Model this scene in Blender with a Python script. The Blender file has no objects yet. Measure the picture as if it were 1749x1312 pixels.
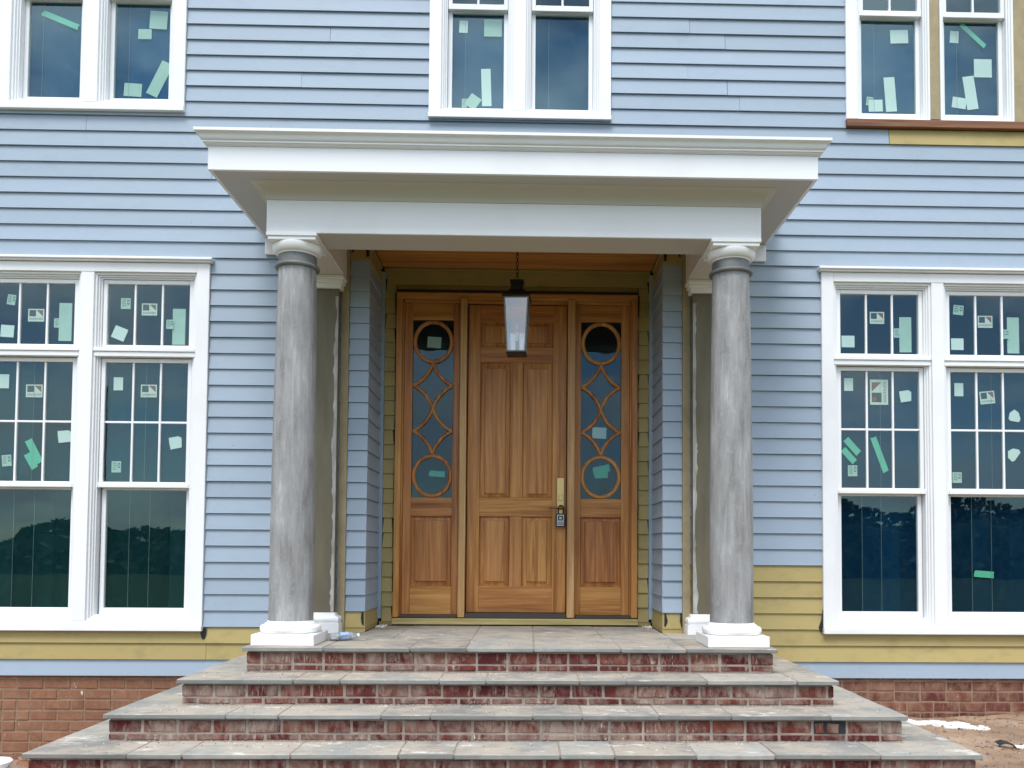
import bpy, bmesh, math, random
from mathutils import Matrix, Vector, noise
random.seed(7)
sc = bpy.context.scene
COL = sc.collection
rad = math.radians

# ------------------------------------------------------------------ camera
cam_d = bpy.data.cameras.new('camera'); cam = bpy.data.objects.new('camera', cam_d); COL.objects.link(cam)
cam_d.sensor_width = 36.0
cam_d.lens = 1450.0 / 1749.0 * 36.0
cam_d.shift_x = (874.5 - 931.18) / 1749.0
cam_d.shift_y = (886.14 - 656.0) / 1749.0
cam_d.clip_start = 0.05; cam_d.clip_end = 2000
pitch, yaw, roll = 0.04051958, -0.02207078, -0.00647732
Rz = Matrix.Rotation(yaw, 3, 'Z'); Rx = Matrix.Rotation(pitch, 3, 'X'); Ry = Matrix.Rotation(roll, 3, 'Y')
M = Rz @ Rx @ Ry
right, fwd, up = M.col[0], M.col[1], M.col[2]
mw = Matrix(((right.x, up.x, -fwd.x, 0.0961), (right.y, up.y, -fwd.y, -7.157), (right.z, up.z, -fwd.z, 0.66375), (0, 0, 0, 1)))
cam.matrix_world = mw
sc.camera = cam

# ------------------------------------------------------------------ world, sun, exposure
SUN_EL, SUN_AZ = rad(60), rad(197)           # azimuth measured from +Y clockwise: behind the camera, a little left
w = bpy.data.worlds.new('World'); sc.world = w; w.use_nodes = True
nt = w.node_tree; nt.nodes.clear()
def N(t, **k):
    n = nt.nodes.new(t)
    for a, v in k.items(): setattr(n, a, v)
    return n
sky = N('ShaderNodeTexSky', sky_type='NISHITA', sun_disc=False, sun_elevation=SUN_EL, sun_rotation=SUN_AZ)
sky.air_density = 1.0; sky.dust_density = 0.6; sky.ozone_density = 2.0
tc = N('ShaderNodeTexCoord'); sep = N('ShaderNodeSeparateXYZ'); nt.links.new(tc.outputs['Generated'], sep.inputs[0])
mz = N('ShaderNodeMath', operation='ADD'); mz.inputs[1].default_value = 0.35; nt.links.new(sep.outputs['Z'], mz.inputs[0])
cz = N('ShaderNodeMath', operation='MAXIMUM'); cz.inputs[1].default_value = 0.12; nt.links.new(mz.outputs[0], cz.inputs[0])
comb = N('ShaderNodeCombineXYZ')
for i, ax in enumerate('XY'):
    dv = N('ShaderNodeMath', operation='DIVIDE'); nt.links.new(sep.outputs[ax], dv.inputs[0]); nt.links.new(cz.outputs[0], dv.inputs[1])
    nt.links.new(dv.outputs[0], comb.inputs[i])
cn = N('ShaderNodeTexNoise'); cn.inputs['Scale'].default_value = 3.1; cn.inputs['Detail'].default_value = 7; cn.inputs['Roughness'].default_value = 0.56
nt.links.new(comb.outputs[0], cn.inputs['Vector'])
cr = N('ShaderNodeValToRGB'); cr.color_ramp.elements[0].position = 0.43; cr.color_ramp.elements[1].position = 0.62
nt.links.new(cn.outputs['Fac'], cr.inputs[0])
cmx = N('ShaderNodeMix', data_type='RGBA'); cmx.inputs[7].default_value = (13.5, 13.9, 14.6, 1)
zg_ = N('ShaderNodeMapRange'); zg_.inputs[1].default_value = 0.0; zg_.inputs[2].default_value = 1.0; zg_.inputs[3].default_value = 0.30; zg_.inputs[4].default_value = 1.40   # overcast: zenith about three times the horizon
nt.links.new(sep.outputs['Z'], zg_.inputs[0])
cvm = N('ShaderNodeVectorMath', operation='SCALE'); cvm.inputs[0].default_value = (14.5, 15.0, 15.6); nt.links.new(zg_.outputs[0], cvm.inputs['Scale']); nt.links.new(cvm.outputs[0], cmx.inputs[7])
nt.links.new(cr.outputs[0], cmx.inputs[0]); nt.links.new(sky.outputs[0], cmx.inputs[6])
bg = N('ShaderNodeBackground'); bg.inputs[1].default_value = 0.10
wo = N('ShaderNodeOutputWorld'); nt.links.new(cmx.outputs[2], bg.inputs[0]); nt.links.new(bg.outputs[0], wo.inputs[0])
sd = bpy.data.lights.new('sun', 'SUN'); sd.energy = 1.5; sd.angle = rad(24); sd.color = (1.0, 0.985, 0.96)
so = bpy.data.objects.new('sun', sd); COL.objects.link(so); so.location = (-6, -20, 25)
sdir = Vector((math.sin(SUN_AZ) * math.cos(SUN_EL), math.cos(SUN_AZ) * math.cos(SUN_EL), math.sin(SUN_EL)))
so.rotation_euler = (-sdir).to_track_quat('-Z', 'Y').to_euler()
sc.view_settings.view_transform = 'Standard'; sc.view_settings.look = 'None'
sc.view_settings.exposure = 1.05; sc.view_settings.gamma = 1.0; sc.view_settings.use_curve_mapping = False
sc.render.engine = 'CYCLES'
sc.cycles.max_bounces = 10; sc.cycles.transparent_max_bounces = 16; sc.cycles.caustics_reflective = False; sc.cycles.caustics_refractive = False

# ------------------------------------------------------------------ materials
def c3(r, g, b): return (r, g, b, 1.0)
class MT:
    """a small node-tree builder"""
    def __init__(s, name):
        s.m = bpy.data.materials.new(name); s.m.use_nodes = True
        s.t = s.m.node_tree; s.t.nodes.clear()
        s.out = s.n('ShaderNodeOutputMaterial'); s.p = s.n('ShaderNodeBsdfPrincipled')
        s.l(s.p.outputs[0], s.out.inputs[0])
        s.geo = s.n('ShaderNodeNewGeometry'); s.oi = s.n('ShaderNodeObjectInfo')
    def n(s, t, **k):
        x = s.t.nodes.new(t)
        for a, v in k.items(): setattr(x, a, v)
        return x
    def l(s, a, b): s.t.links.new(a, b)
    def pos(s, scale=(1, 1, 1), jitter=0.0):
        mp = s.n('ShaderNodeMapping'); mp.inputs['Scale'].default_value = scale
        if jitter:
            ad = s.n('ShaderNodeVectorMath', operation='ADD'); ml = s.n('ShaderNodeMath', operation='MULTIPLY'); ml.inputs[1].default_value = jitter
            s.l(s.oi.outputs['Random'], ml.inputs[0]); s.l(s.geo.outputs['Position'], ad.inputs[0]); s.l(ml.outputs[0], ad.inputs[1])
            s.l(ad.outputs[0], mp.inputs[0])
        else: s.l(s.geo.outputs['Position'], mp.inputs[0])
        return mp.outputs[0]
    def noise(s, vec, scale, detail=5, rough=0.55, dist=0.0):
        x = s.n('ShaderNodeTexNoise'); x.inputs['Scale'].default_value = scale; x.inputs['Detail'].default_value = detail
        x.inputs['Roughness'].default_value = rough; x.inputs['Distortion'].default_value = dist; s.l(vec, x.inputs['Vector'])
        return x.outputs['Fac']
    def ramp(s, fac, stops):
        x = s.n('ShaderNodeValToRGB'); e = x.color_ramp.elements
        while len(e) < len(stops): e.new(0.5)
        for i, (p, c) in enumerate(stops):
            e[i].position = p; e[i].color = c if len(c) == 4 else (*c, 1)
        s.l(fac, x.inputs[0]); return x.outputs[0]
    def mask(s, fac, a, b): return s.ramp(fac, [(a, (0, 0, 0)), (b, (1, 1, 1))])
    def mix(s, fac, a, b, mode='MIX'):
        x = s.n('ShaderNodeMix', data_type='RGBA', blend_type=mode)
        for sock, v in ((0, fac), (6, a), (7, b)):
            if hasattr(v, 'is_output'): s.l(v, x.inputs[sock])
            elif isinstance(v, (int, float)): x.inputs[sock].default_value = v
            else: x.inputs[sock].default_value = v if len(v) == 4 else (*v, 1)
        return x.outputs[2]
    def math(s, op, a, b=None):
        x = s.n('ShaderNodeMath', operation=op)
        for i, v in enumerate((a, b)):
            if v is None: continue
            if hasattr(v, 'is_output'): s.l(v, x.inputs[i])
            else: x.inputs[i].default_value = v
        return x.outputs[0]
    def rnd(s, lo, hi):
        x = s.n('ShaderNodeMapRange'); x.inputs[3].default_value = lo; x.inputs[4].default_value = hi
        s.l(s.oi.outputs['Random'], x.inputs[0]); return x.outputs[0]
    def vary(s, col, lo, hi, hue=0.0):
        x = s.n('ShaderNodeHueSaturation'); s.l(col, x.inputs['Color']); s.l(s.rnd(lo, hi), x.inputs['Value'])
        if hue: s.l(s.rnd(0.5 - hue, 0.5 + hue), x.inputs['Hue'])
        return x.outputs[0]
    def bump(s, h, strength, dist=0.01):
        b = s.n('ShaderNodeBump'); b.inputs['Strength'].default_value = strength; b.inputs['Distance'].default_value = dist
        s.l(h, b.inputs['Height']); s.l(b.outputs[0], s.p.inputs['Normal'])
    def fin(s, col, rough=0.5, metal=0.0, spec=None):
        if hasattr(col, 'is_output'): s.l(col, s.p.inputs['Base Color'])
        else: s.p.inputs['Base Color'].default_value = col if len(col) == 4 else (*col, 1)
        if hasattr(rough, 'is_output'): s.l(rough, s.p.inputs['Roughness'])
        else: s.p.inputs['Roughness'].default_value = rough
        s.p.inputs['Metallic'].default_value = metal
        if spec is not None: s.p.inputs['Specular IOR Level'].default_value = spec
        return s.m

def siding_mat(name, a, b, dirt, dirt_lo, dirt_hi, v=0.05):
    t = MT(name)
    f = t.noise(t.pos((0.6, 0.6, 2.5), 30), 2.0, 4)
    col = t.mix(f, a, b)
    fine = t.noise(t.pos((4, 4, 40), 10), 6, 3)
    col = t.mix(t.math('MULTIPLY', t.mask(fine, 0.45, 0.8), 0.12), col, tuple(x * 0.8 for x in a))
    d = t.mask(t.noise(t.pos((1, 1, 1.6)), 3.1, 8, 0.7), dirt_lo, dirt_hi)
    col = t.mix(t.math('MULTIPLY', d, 0.45), col, dirt)
    spk = t.mask(t.noise(t.pos((1, 1, 1)), 26, 2, 0.5), 0.76, 0.80)
    col = t.mix(t.math('MULTIPLY', spk, 0.5), col, tuple(x * 0.35 for x in dirt))
    col = t.vary(col, 1 - v, 1 + v)
    t.bump(t.noise(t.pos((3, 3, 50), 5), 8, 4), 0.05, 0.004)
    return t.fin(col, 0.55, spec=0.35)
SB = siding_mat('blue_painted_siding', (0.293, 0.362, 0.435), (0.326, 0.392, 0.463), (0.24, 0.295, 0.352), 0.52, 0.78, 0.06)
ST = siding_mat('primed_tan_siding', (0.365, 0.285, 0.108), (0.415, 0.328, 0.135), (0.19, 0.15, 0.07), 0.50, 0.72, 0.08)

def trim_mat(name, a, dirt=(0.55, 0.53, 0.5), amt=0.2, rough=0.38):
    t = MT(name)
    f = t.noise(t.pos((1, 1, 1)), 1.3, 5)
    col = t.mix(t.math('MULTIPLY', t.mask(f, 0.5, 0.75), amt), a, dirt)
    sc2 = t.mask(t.noise(t.pos((1, 1, 4)), 9, 6, 0.7), 0.72, 0.76)
    col = t.mix(t.math('MULTIPLY', sc2, amt * 1.2), col, (0.42, 0.42, 0.42))
    col = t.vary(col, 0.97, 1.03)
    t.bump(t.noise(t.pos((2, 2, 30)), 6, 3), 0.03, 0.003)
    return t.fin(col, rough, spec=0.4)
WH = trim_mat('white_painted_trim', (0.80, 0.805, 0.81), amt=0.28)
VN = trim_mat('white_vinyl_frame', (0.79, 0.80, 0.80), amt=0.1, rough=0.3)
WP = trim_mat('white_moulded_base', (0.83, 0.83, 0.82), (0.62, 0.60, 0.56), 0.15, 0.32)
SOF = trim_mat('shade_toned_soffit', (0.52, 0.485, 0.42), (0.44, 0.41, 0.36), 0.2, 0.5)  # beige darkened to stand in for shade on cove and beam underside
def soffit_panel_mat():
    t = MT('perforated_soffit')
    sp = t.n('ShaderNodeSeparateXYZ'); t.l(t.geo.outputs['Position'], sp.inputs[0])
    a = t.math('SINE', t.math('MULTIPLY', sp.outputs['X'], 2 * math.pi / 0.022)); b = t.math('SINE', t.math('MULTIPLY', sp.outputs['Y'], 2 * math.pi / 0.022))
    h = t.math('MULTIPLY', a, b)
    col = t.mix(t.mask(h, 0.55, 0.75), (0.50, 0.48, 0.44), (0.10, 0.095, 0.085))
    return t.fin(col, 0.5)
SP = soffit_panel_mat()

def wood_mat(name, axis, dark, mid, light, v=0.08, rough=0.42, scale=1.0):
    t = MT(name)
    s = [26 * scale] * 3; s['xyz'.index(axis)] = 1.1 * scale
    vec = t.pos(s, 9.0)
    g = t.noise(vec, 1.0, 6, 0.6, 0.6)
    s2 = [110 * scale] * 3; s2['xyz'.index(axis)] = 3.0 * scale
    g2 = t.noise(t.pos(s2, 5.0), 1.0, 3, 0.6)
    col = t.ramp(g, [(0.28, dark), (0.5, mid), (0.72, light)])
    col = t.mix(t.math('MULTIPLY', t.mask(g2, 0.48, 0.70), 0.42), col, dark)
    s3 = [5 * scale] * 3; s3['xyz'.index(axis)] = 0.35 * scale
    col = t.mix(t.math('MULTIPLY', t.mask(t.noise(t.pos(s3, 3.0), 1.0, 3), 0.42, 0.66), 0.35), col, light)
    col = t.vary(col, 1 - v, 1 + v, 0.006)
    t.bump(g2, 0.06, 0.002)
    return t.fin(col, rough, spec=0.4)
DK, MD, LT = (0.19, 0.060, 0.013), (0.42, 0.168, 0.040), (0.63, 0.315, 0.100)
WV = wood_mat('mahogany_upright', 'z', DK, MD, LT)
WHZ = wood_mat('mahogany_level', 'x', DK, MD, LT)
WF = wood_mat('pale_fir_post', 'z', (0.30, 0.14, 0.05), (0.48, 0.26, 0.10), (0.62, 0.39, 0.18), 0.04)
WC = wood_mat('pine_ceiling_boards', 'x', (0.26, 0.085, 0.018), (0.45, 0.175, 0.040), (0.58, 0.26, 0.07), 0.12)
WPT = wood_mat('treated_pine', 'x', (0.24, 0.19, 0.06), (0.42, 0.33, 0.13), (0.52, 0.43, 0.20), 0.05, 0.6)
WST = wood_mat('brown_rough_strip', 'x', (0.08, 0.03, 0.014), (0.20, 0.085, 0.035), (0.32, 0.16, 0.07), 0.1, 0.6)

def shaft_mat():
    t = MT('sanded_grey_fibreglass')
    f = t.noise(t.pos((7, 7, 1.6)), 1.5, 7, 0.65)
    col = t.ramp(f, [(0.30, (0.165, 0.160, 0.155)), (0.46, (0.25, 0.247, 0.24)), (0.58, (0.305, 0.302, 0.298)), (0.72, (0.43, 0.43, 0.425))])
    st = t.mask(t.noise(t.pos((45, 45, 1.8)), 1.0, 5, 0.6), 0.54, 0.72)
    col = t.mix(t.math('MULTIPLY', st, 0.45), col, (0.46, 0.46, 0.455))
    sw = t.mask(t.noise(t.pos((5, 5, 5)), 2.6, 4, 0.7, 2.5), 0.56, 0.66)
    col = t.mix(t.math('MULTIPLY', sw, 0.45), col, (0.37, 0.365, 0.36))
    dk = t.mask(t.noise(t.pos((28, 28, 3.5)), 1.0, 2), 0.72, 0.77)
    col = t.mix(t.math('MULTIPLY', dk, 0.5), col, (0.10, 0.098, 0.095))
    t.bump(f, 0.06, 0.004)
    return t.fin(col, 0.6, spec=0.3)
SH = shaft_mat()
def neck_mat():
    t = MT('dark_grey_collar'); f = t.noise(t.pos((3, 3, 3)), 3, 5)
    return t.fin(t.ramp(f, [(0.3, (0.10, 0.105, 0.10)), (0.7, (0.19, 0.195, 0.19))]), 0.55)
NK = neck_mat()
def pil_mat():
    t = MT('raw_pilaster_board'); f = t.noise(t.pos((6, 6, 1)), 1.6, 6)
    col = t.ramp(f, [(0.3, (0.115, 0.100, 0.062)), (0.7, (0.175, 0.155, 0.10))])
    return t.fin(col, 0.7)
PB = pil_mat()
def caulk_mat():
    t = MT('smeared_white_filler'); f = t.noise(t.pos((20, 20, 4)), 1.2, 5)
    return t.fin(t.ramp(f, [(0.35, (0.26, 0.245, 0.20)), (0.7, (0.52, 0.51, 0.47))]), 0.7)
CK = caulk_mat()
def tanb_mat():
    t = MT('tan_sheathing_board'); f = t.noise(t.pos((3, 3, 3)), 2.5, 8, 0.7)
    col = t.ramp(f, [(0.3, (0.27, 0.215, 0.12)), (0.7, (0.39, 0.315, 0.185))])
    return t.fin(col, 0.75)
TB = tanb_mat()
def flat(name, col, rough=0.5, metal=0.0, spec=None):
    return MT(name).fin(col, rough, metal, spec)
BLK = flat('black_flashing', (0.012, 0.012, 0.013), 0.45)
BW = flat('black_wrap', (0.016, 0.016, 0.017), 0.8)
def brick_mat(name, stops, wash, w0, w1, amt=0.8, dust=False):
    t = MT(name)
    f = t.noise(t.pos((1, 1, 1), 7), 14, 6, 0.65)
    col = t.ramp(f, stops)
    col = t.vary(col, 0.55, 1.2, 0.012)
    dk = t.mask(t.noise(t.pos((1, 1, 1)), 6.3, 3), 0.66, 0.72)
    col = t.mix(t.math('MULTIPLY', dk, 0.45), col, (0.03, 0.022, 0.02))
    big = t.noise(t.pos((0.8, 0.8, 2)), 1.6, 3)
    n1 = t.noise(t.pos((1, 1, 0.55)), 11, 8, 0.72, 0.5)
    m = t.math('ADD', t.math('MULTIPLY', n1, 0.6), t.math('MULTIPLY', big, 0.4))
    col = t.mix(t.math('MULTIPLY', t.mask(m, w0, w1), amt), col, wash)
    stre = t.mask(t.noise(t.pos((1, 1, 0.22)), 34, 5, 0.75, 0.4), 0.52, 0.66)
    col = t.mix(t.math('MULTIPLY', t.math('MULTIPLY', stre, t.mask(t.noise(t.pos((1, 1, 1)), 4.3, 3), 0.46, 0.60)), amt), col, tuple(min(1, q * 1.35) for q in wash))
    if dust:
        sp = t.n('ShaderNodeSeparateXYZ'); t.l(t.geo.outputs['Position'], sp.inputs[0])
        dm = t.mask(t.math('ADD', t.math('MULTIPLY', sp.outputs['X'], -0.30), t.math('MULTIPLY', t.noise(t.pos((1, 1, 1)), 2.0, 6), 0.9)), 0.95, 1.55)
        col = t.mix(t.math('MULTIPLY', dm, 0.55), col, (0.30, 0.155, 0.085))
    spl = t.mask(t.noise(t.pos((3, 3, 0.7)), 12, 5, 0.7, 0.3), 0.655, 0.685)
    spl = t.math('MULTIPLY', spl, t.mask(t.noise(t.pos((1, 1, 1)), 2.1, 2), 0.50, 0.57))
    col = t.mix(spl, col, (0.62, 0.55, 0.42))
    t.bump(t.noise(t.pos((1, 1, 1)), 60, 5, 0.7), 0.45, 0.006)
    return t.fin(col, 0.85, spec=0.2)
BR_STOPS = [(0.25, (0.066, 0.015, 0.014)), (0.5, (0.118, 0.026, 0.022)), (0.75, (0.175, 0.048, 0.036))]
BRS = brick_mat('red_step_brick', BR_STOPS, (0.31, 0.24, 0.19), 0.45, 0.60, 0.82)
BRW = brick_mat('dusty_wall_brick', [(0.25, (0.085, 0.026, 0.020)), (0.5, (0.145, 0.046, 0.034)), (0.75, (0.205, 0.078, 0.055))], (0.31, 0.195, 0.125), 0.44, 0.62, 0.7, True)
def mortar_mat(name, a, b):
    t = MT(name); f = t.noise(t.pos((1, 1, 1)), 9, 8, 0.7)
    t.bump(t.noise(t.pos((1, 1, 1)), 45, 5), 0.7, 0.008)
    return t.fin(t.ramp(f, [(0.3, a), (0.7, b)]), 0.9, spec=0.1)
MO = mortar_mat('step_mortar', (0.21, 0.165, 0.135), (0.38, 0.315, 0.265))
MOW = mortar_mat('wall_mortar', (0.20, 0.125, 0.085), (0.33, 0.225, 0.155))
def stone_mat():
    t = MT('bluestone_slab')
    f = t.noise(t.pos((1, 1, 1), 4), 3.5, 8, 0.6)
    col = t.ramp(f, [(0.3, (0.20, 0.212, 0.205)), (0.5, (0.265, 0.272, 0.255)), (0.7, (0.34, 0.322, 0.285))])
    col = t.vary(col, 0.62, 1.15, 0.025)
    sp = t.n('ShaderNodeSeparateXYZ'); t.l(t.geo.outputs['Normal'], sp.inputs[0])
    topm = t.mask(sp.outputs['Z'], 0.5, 0.8)
    d1 = t.mask(t.noise(t.pos((1, 1, 1)), 2.6, 9, 0.70), 0.38, 0.56)
    col = t.mix(t.math('MULTIPLY', t.math('MULTIPLY', d1, topm), 0.80), col, (0.40, 0.345, 0.275))
    d2 = t.mask(t.noise(t.pos((1, 2.2, 1)), 4.6, 9, 0.74), 0.575, 0.65)
    col = t.mix(t.math('MULTIPLY', t.math('MULTIPLY', d2, topm), 0.75), col, (0.66, 0.63, 0.58))
    d4 = t.mask(t.noise(t.pos((1, 1, 1)), 2.9, 6, 0.6), 0.60, 0.72)
    col = t.mix(t.math('MULTIPLY', t.math('MULTIPLY', d4, topm), 0.35), col, (0.24, 0.165, 0.115))
    gm = t.mask(t.noise(t.pos((1, 3, 1)), 7.5, 8, 0.75), 0.50, 0.64)
    col = t.mix(t.math('MULTIPLY', gm, 0.38), col, (0.135, 0.125, 0.110))
    d3 = t.mask(t.noise(t.pos((1, 1, 1)), 34, 3, 0.6), 0.70, 0.76)
    col = t.mix(t.math('MULTIPLY', d3, 0.5), col, (0.10, 0.085, 0.07))
    t.bump(t.noise(t.pos((1, 1, 1)), 22, 8, 0.65), 0.22, 0.006)
    return t.fin(col, 0.8, spec=0.25)
STN = stone_mat()
def ground_mat():
    t = MT('red_clay_soil')
    f = t.noise(t.pos((1, 1, 1)), 1.4, 10, 0.65)
    col = t.ramp(f, [(0.28, (0.19, 0.115, 0.075)), (0.5, (0.33, 0.225, 0.15)), (0.72, (0.46, 0.345, 0.25))])
    d = t.mask(t.noise(t.pos((1, 1, 1)), 16, 8, 0.75), 0.55, 0.66)
    col = t.mix(t.math('MULTIPLY', d, 0.55), col, (0.13, 0.075, 0.045))
    wsp = t.mask(t.noise(t.pos((1, 1, 1)), 30, 4, 0.7), 0.66, 0.70)
    col = t.mix(t.math('MULTIPLY', wsp, 0.6), col, (0.58, 0.53, 0.46))
    sp = t.n('ShaderNodeSeparateXYZ'); t.l(t.geo.outputs['Position'], sp.inputs[0])
    far = t.mask(t.math('ADD', t.math('MULTIPLY', sp.outputs['Y'], -0.05), t.math('MULTIPLY', t.noise(t.pos((1, 1, 1)), 0.5, 4), 0.3)), 0.27, 0.36)  # unseen ground beyond the steps, darkened to cut light bounced under the porch
    col = t.mix(far, col, t.ramp(t.noise(t.pos((1, 1, 1)), 3, 6), [(0.3, (0.035, 0.050, 0.016)), (0.7, (0.085, 0.105, 0.040))]))
    t.bump(t.noise(t.pos((1, 1, 1)), 20, 10, 0.75), 0.8, 0.03)
    return t.fin(col, 0.95, spec=0.1)
GRD = ground_mat()
def glass_mat(name, ior, tint, refl=(1, 1, 1), ripple=0.0):
    t = MT(name); t.t.nodes.remove(t.p)
    tr = t.n('ShaderNodeBsdfTransparent'); tr.inputs[0].default_value = (*tint, 1)
    gl = t.n('ShaderNodeBsdfGlossy'); gl.inputs['Roughness'].default_value = 0.01; gl.inputs['Color'].default_value = (*refl, 1)
    fr = t.n('ShaderNodeFresnel'); fr.inputs[0].default_value = ior
    if ripple:
        b = t.n('ShaderNodeBump'); b.inputs['Strength'].default_value = ripple; b.inputs['Distance'].default_value = 0.01
        t.l(t.noise(t.pos((1, 1, 1), 20), 2.2, 2), b.inputs['Height']); t.l(b.outputs[0], gl.inputs['Normal'])
    mx = t.n('ShaderNodeMixShader'); t.l(t.math('MULTIPLY', fr.outputs[0], t.math('SUBTRACT', 1.0, t.geo.outputs['Backfacing'])), mx.inputs[0]); t.l(tr.outputs[0], mx.inputs[1]); t.l(gl.outputs[0], mx.inputs[2])
    t.l(mx.outputs[0], t.out.inputs[0]); return t.m
GL = glass_mat('coated_window_glass', 1.85, (0.87, 0.93, 0.91), (0.60, 0.86, 0.95), 0.06)
GLS = glass_mat('sidelight_glass', 1.6, (0.80, 0.88, 0.88), (0.55, 0.84, 1.0), 0.55)
GLL = glass_mat('lantern_glass', 2.7, (0.95, 0.965, 0.96), (0.95, 0.97, 1.0), 0.03)
def sticker_mat(name, a, b):
    t = MT(name); f = t.noise(t.pos((1, 1, 1), 8), 14, 4)
    return t.fin(t.mix(f, a, b), 0.6)
PAP = sticker_mat('white_paper', (0.74, 0.78, 0.74), (0.82, 0.84, 0.80))
PAL = sticker_mat('pale_green_paper', (0.42, 0.55, 0.46), (0.56, 0.66, 0.57))
TAP = sticker_mat('green_tape', (0.12, 0.50, 0.32), (0.17, 0.58, 0.38))
CRM = sticker_mat('cream_sticker', (0.70, 0.70, 0.60), (0.76, 0.75, 0.66))
LRD = flat('logo_red', (0.28, 0.075, 0.045), 0.6); LDK = flat('logo_dark', (0.045, 0.035, 0.03), 0.6); LPR = flat('small_print', (0.16, 0.19, 0.17), 0.6)
def film_mat(name, a, b):
    t = MT(name); f = t.noise(t.pos((7, 1, 0.5), 20), 1.0, 5, 0.6, 0.8); g = t.mask(t.noise(t.pos((3, 3, 2), 9), 2.2, 7, 0.7, 1.5), 0.50, 0.72)
    col = t.vary(t.mix(f, a, b), 0.72, 1.3)
    col = t.mix(t.math('MULTIPLY', g, 0.16), col, (0.06, 0.10, 0.115))
    return t.fin(col, 0.6, spec=0.0)
FNV = film_mat('navy_protective_film', (0.001, 0.016, 0.048), (0.005, 0.030, 0.068)); FTL = film_mat('teal_protective_film', (0.003, 0.021, 0.029), (0.010, 0.038, 0.044)); FBL = film_mat('blue_mirrored_sky_tone', (0.006, 0.040, 0.105), (0.018, 0.072, 0.145))
FILM = flat('film_edge', (0.20, 0.26, 0.27), 0.4)
BRA = flat('satin_brass', (0.55, 0.40, 0.18), 0.34, 1.0); BRD = flat('dark_bronze', (0.20, 0.12, 0.06), 0.35, 1.0)
BKM = flat('black_lantern_metal', (0.012, 0.011, 0.011), 0.42, 0.3); ZN = flat('pewter_lantern_edge', (0.20, 0.195, 0.175), 0.45, 0.7)
RUB = flat('black_rubber', (0.012, 0.012, 0.012), 0.5); LKG = flat('grey_lock_face', (0.42, 0.43, 0.43), 0.4)
CAN = flat('ivory_candle_sleeve', (0.75, 0.70, 0.58), 0.5)
INT = flat('blue_green_sealed_walls', (0.14, 0.30, 0.42), 0.9)
THR = flat('dark_threshold', (0.045, 0.04, 0.035), 0.5)
def clear_mat():
    t = MT('clear_plastic'); t.p.inputs['Transmission Weight'].default_value = 0.75; t.p.inputs['IOR'].default_value = 1.3
    return t.fin((0.80, 0.86, 0.92), 0.12)
PLS = clear_mat()
LBL = flat('blue_bottle_label', (0.30, 0.42, 0.68), 0.4); CAPM = flat('white_cap', (0.8, 0.82, 0.85), 0.4)
LIME = mortar_mat('lime_powder_white', (0.66, 0.65, 0.62), (0.80, 0.79, 0.77))
CHIP = brick_mat('wood_chip', [(0.25, (0.20, 0.075, 0.03)), (0.5, (0.38, 0.17, 0.07)), (0.75, (0.52, 0.28, 0.14))], (0.5, 0.36, 0.22), 0.6, 0.8, 0.4)
PEB = mortar_mat('pebble_grey', (0.10, 0.075, 0.055), (0.40, 0.33, 0.27))
LEAFM = flat('dark_foliage', (0.045, 0.075, 0.040), 0.7)

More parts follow.
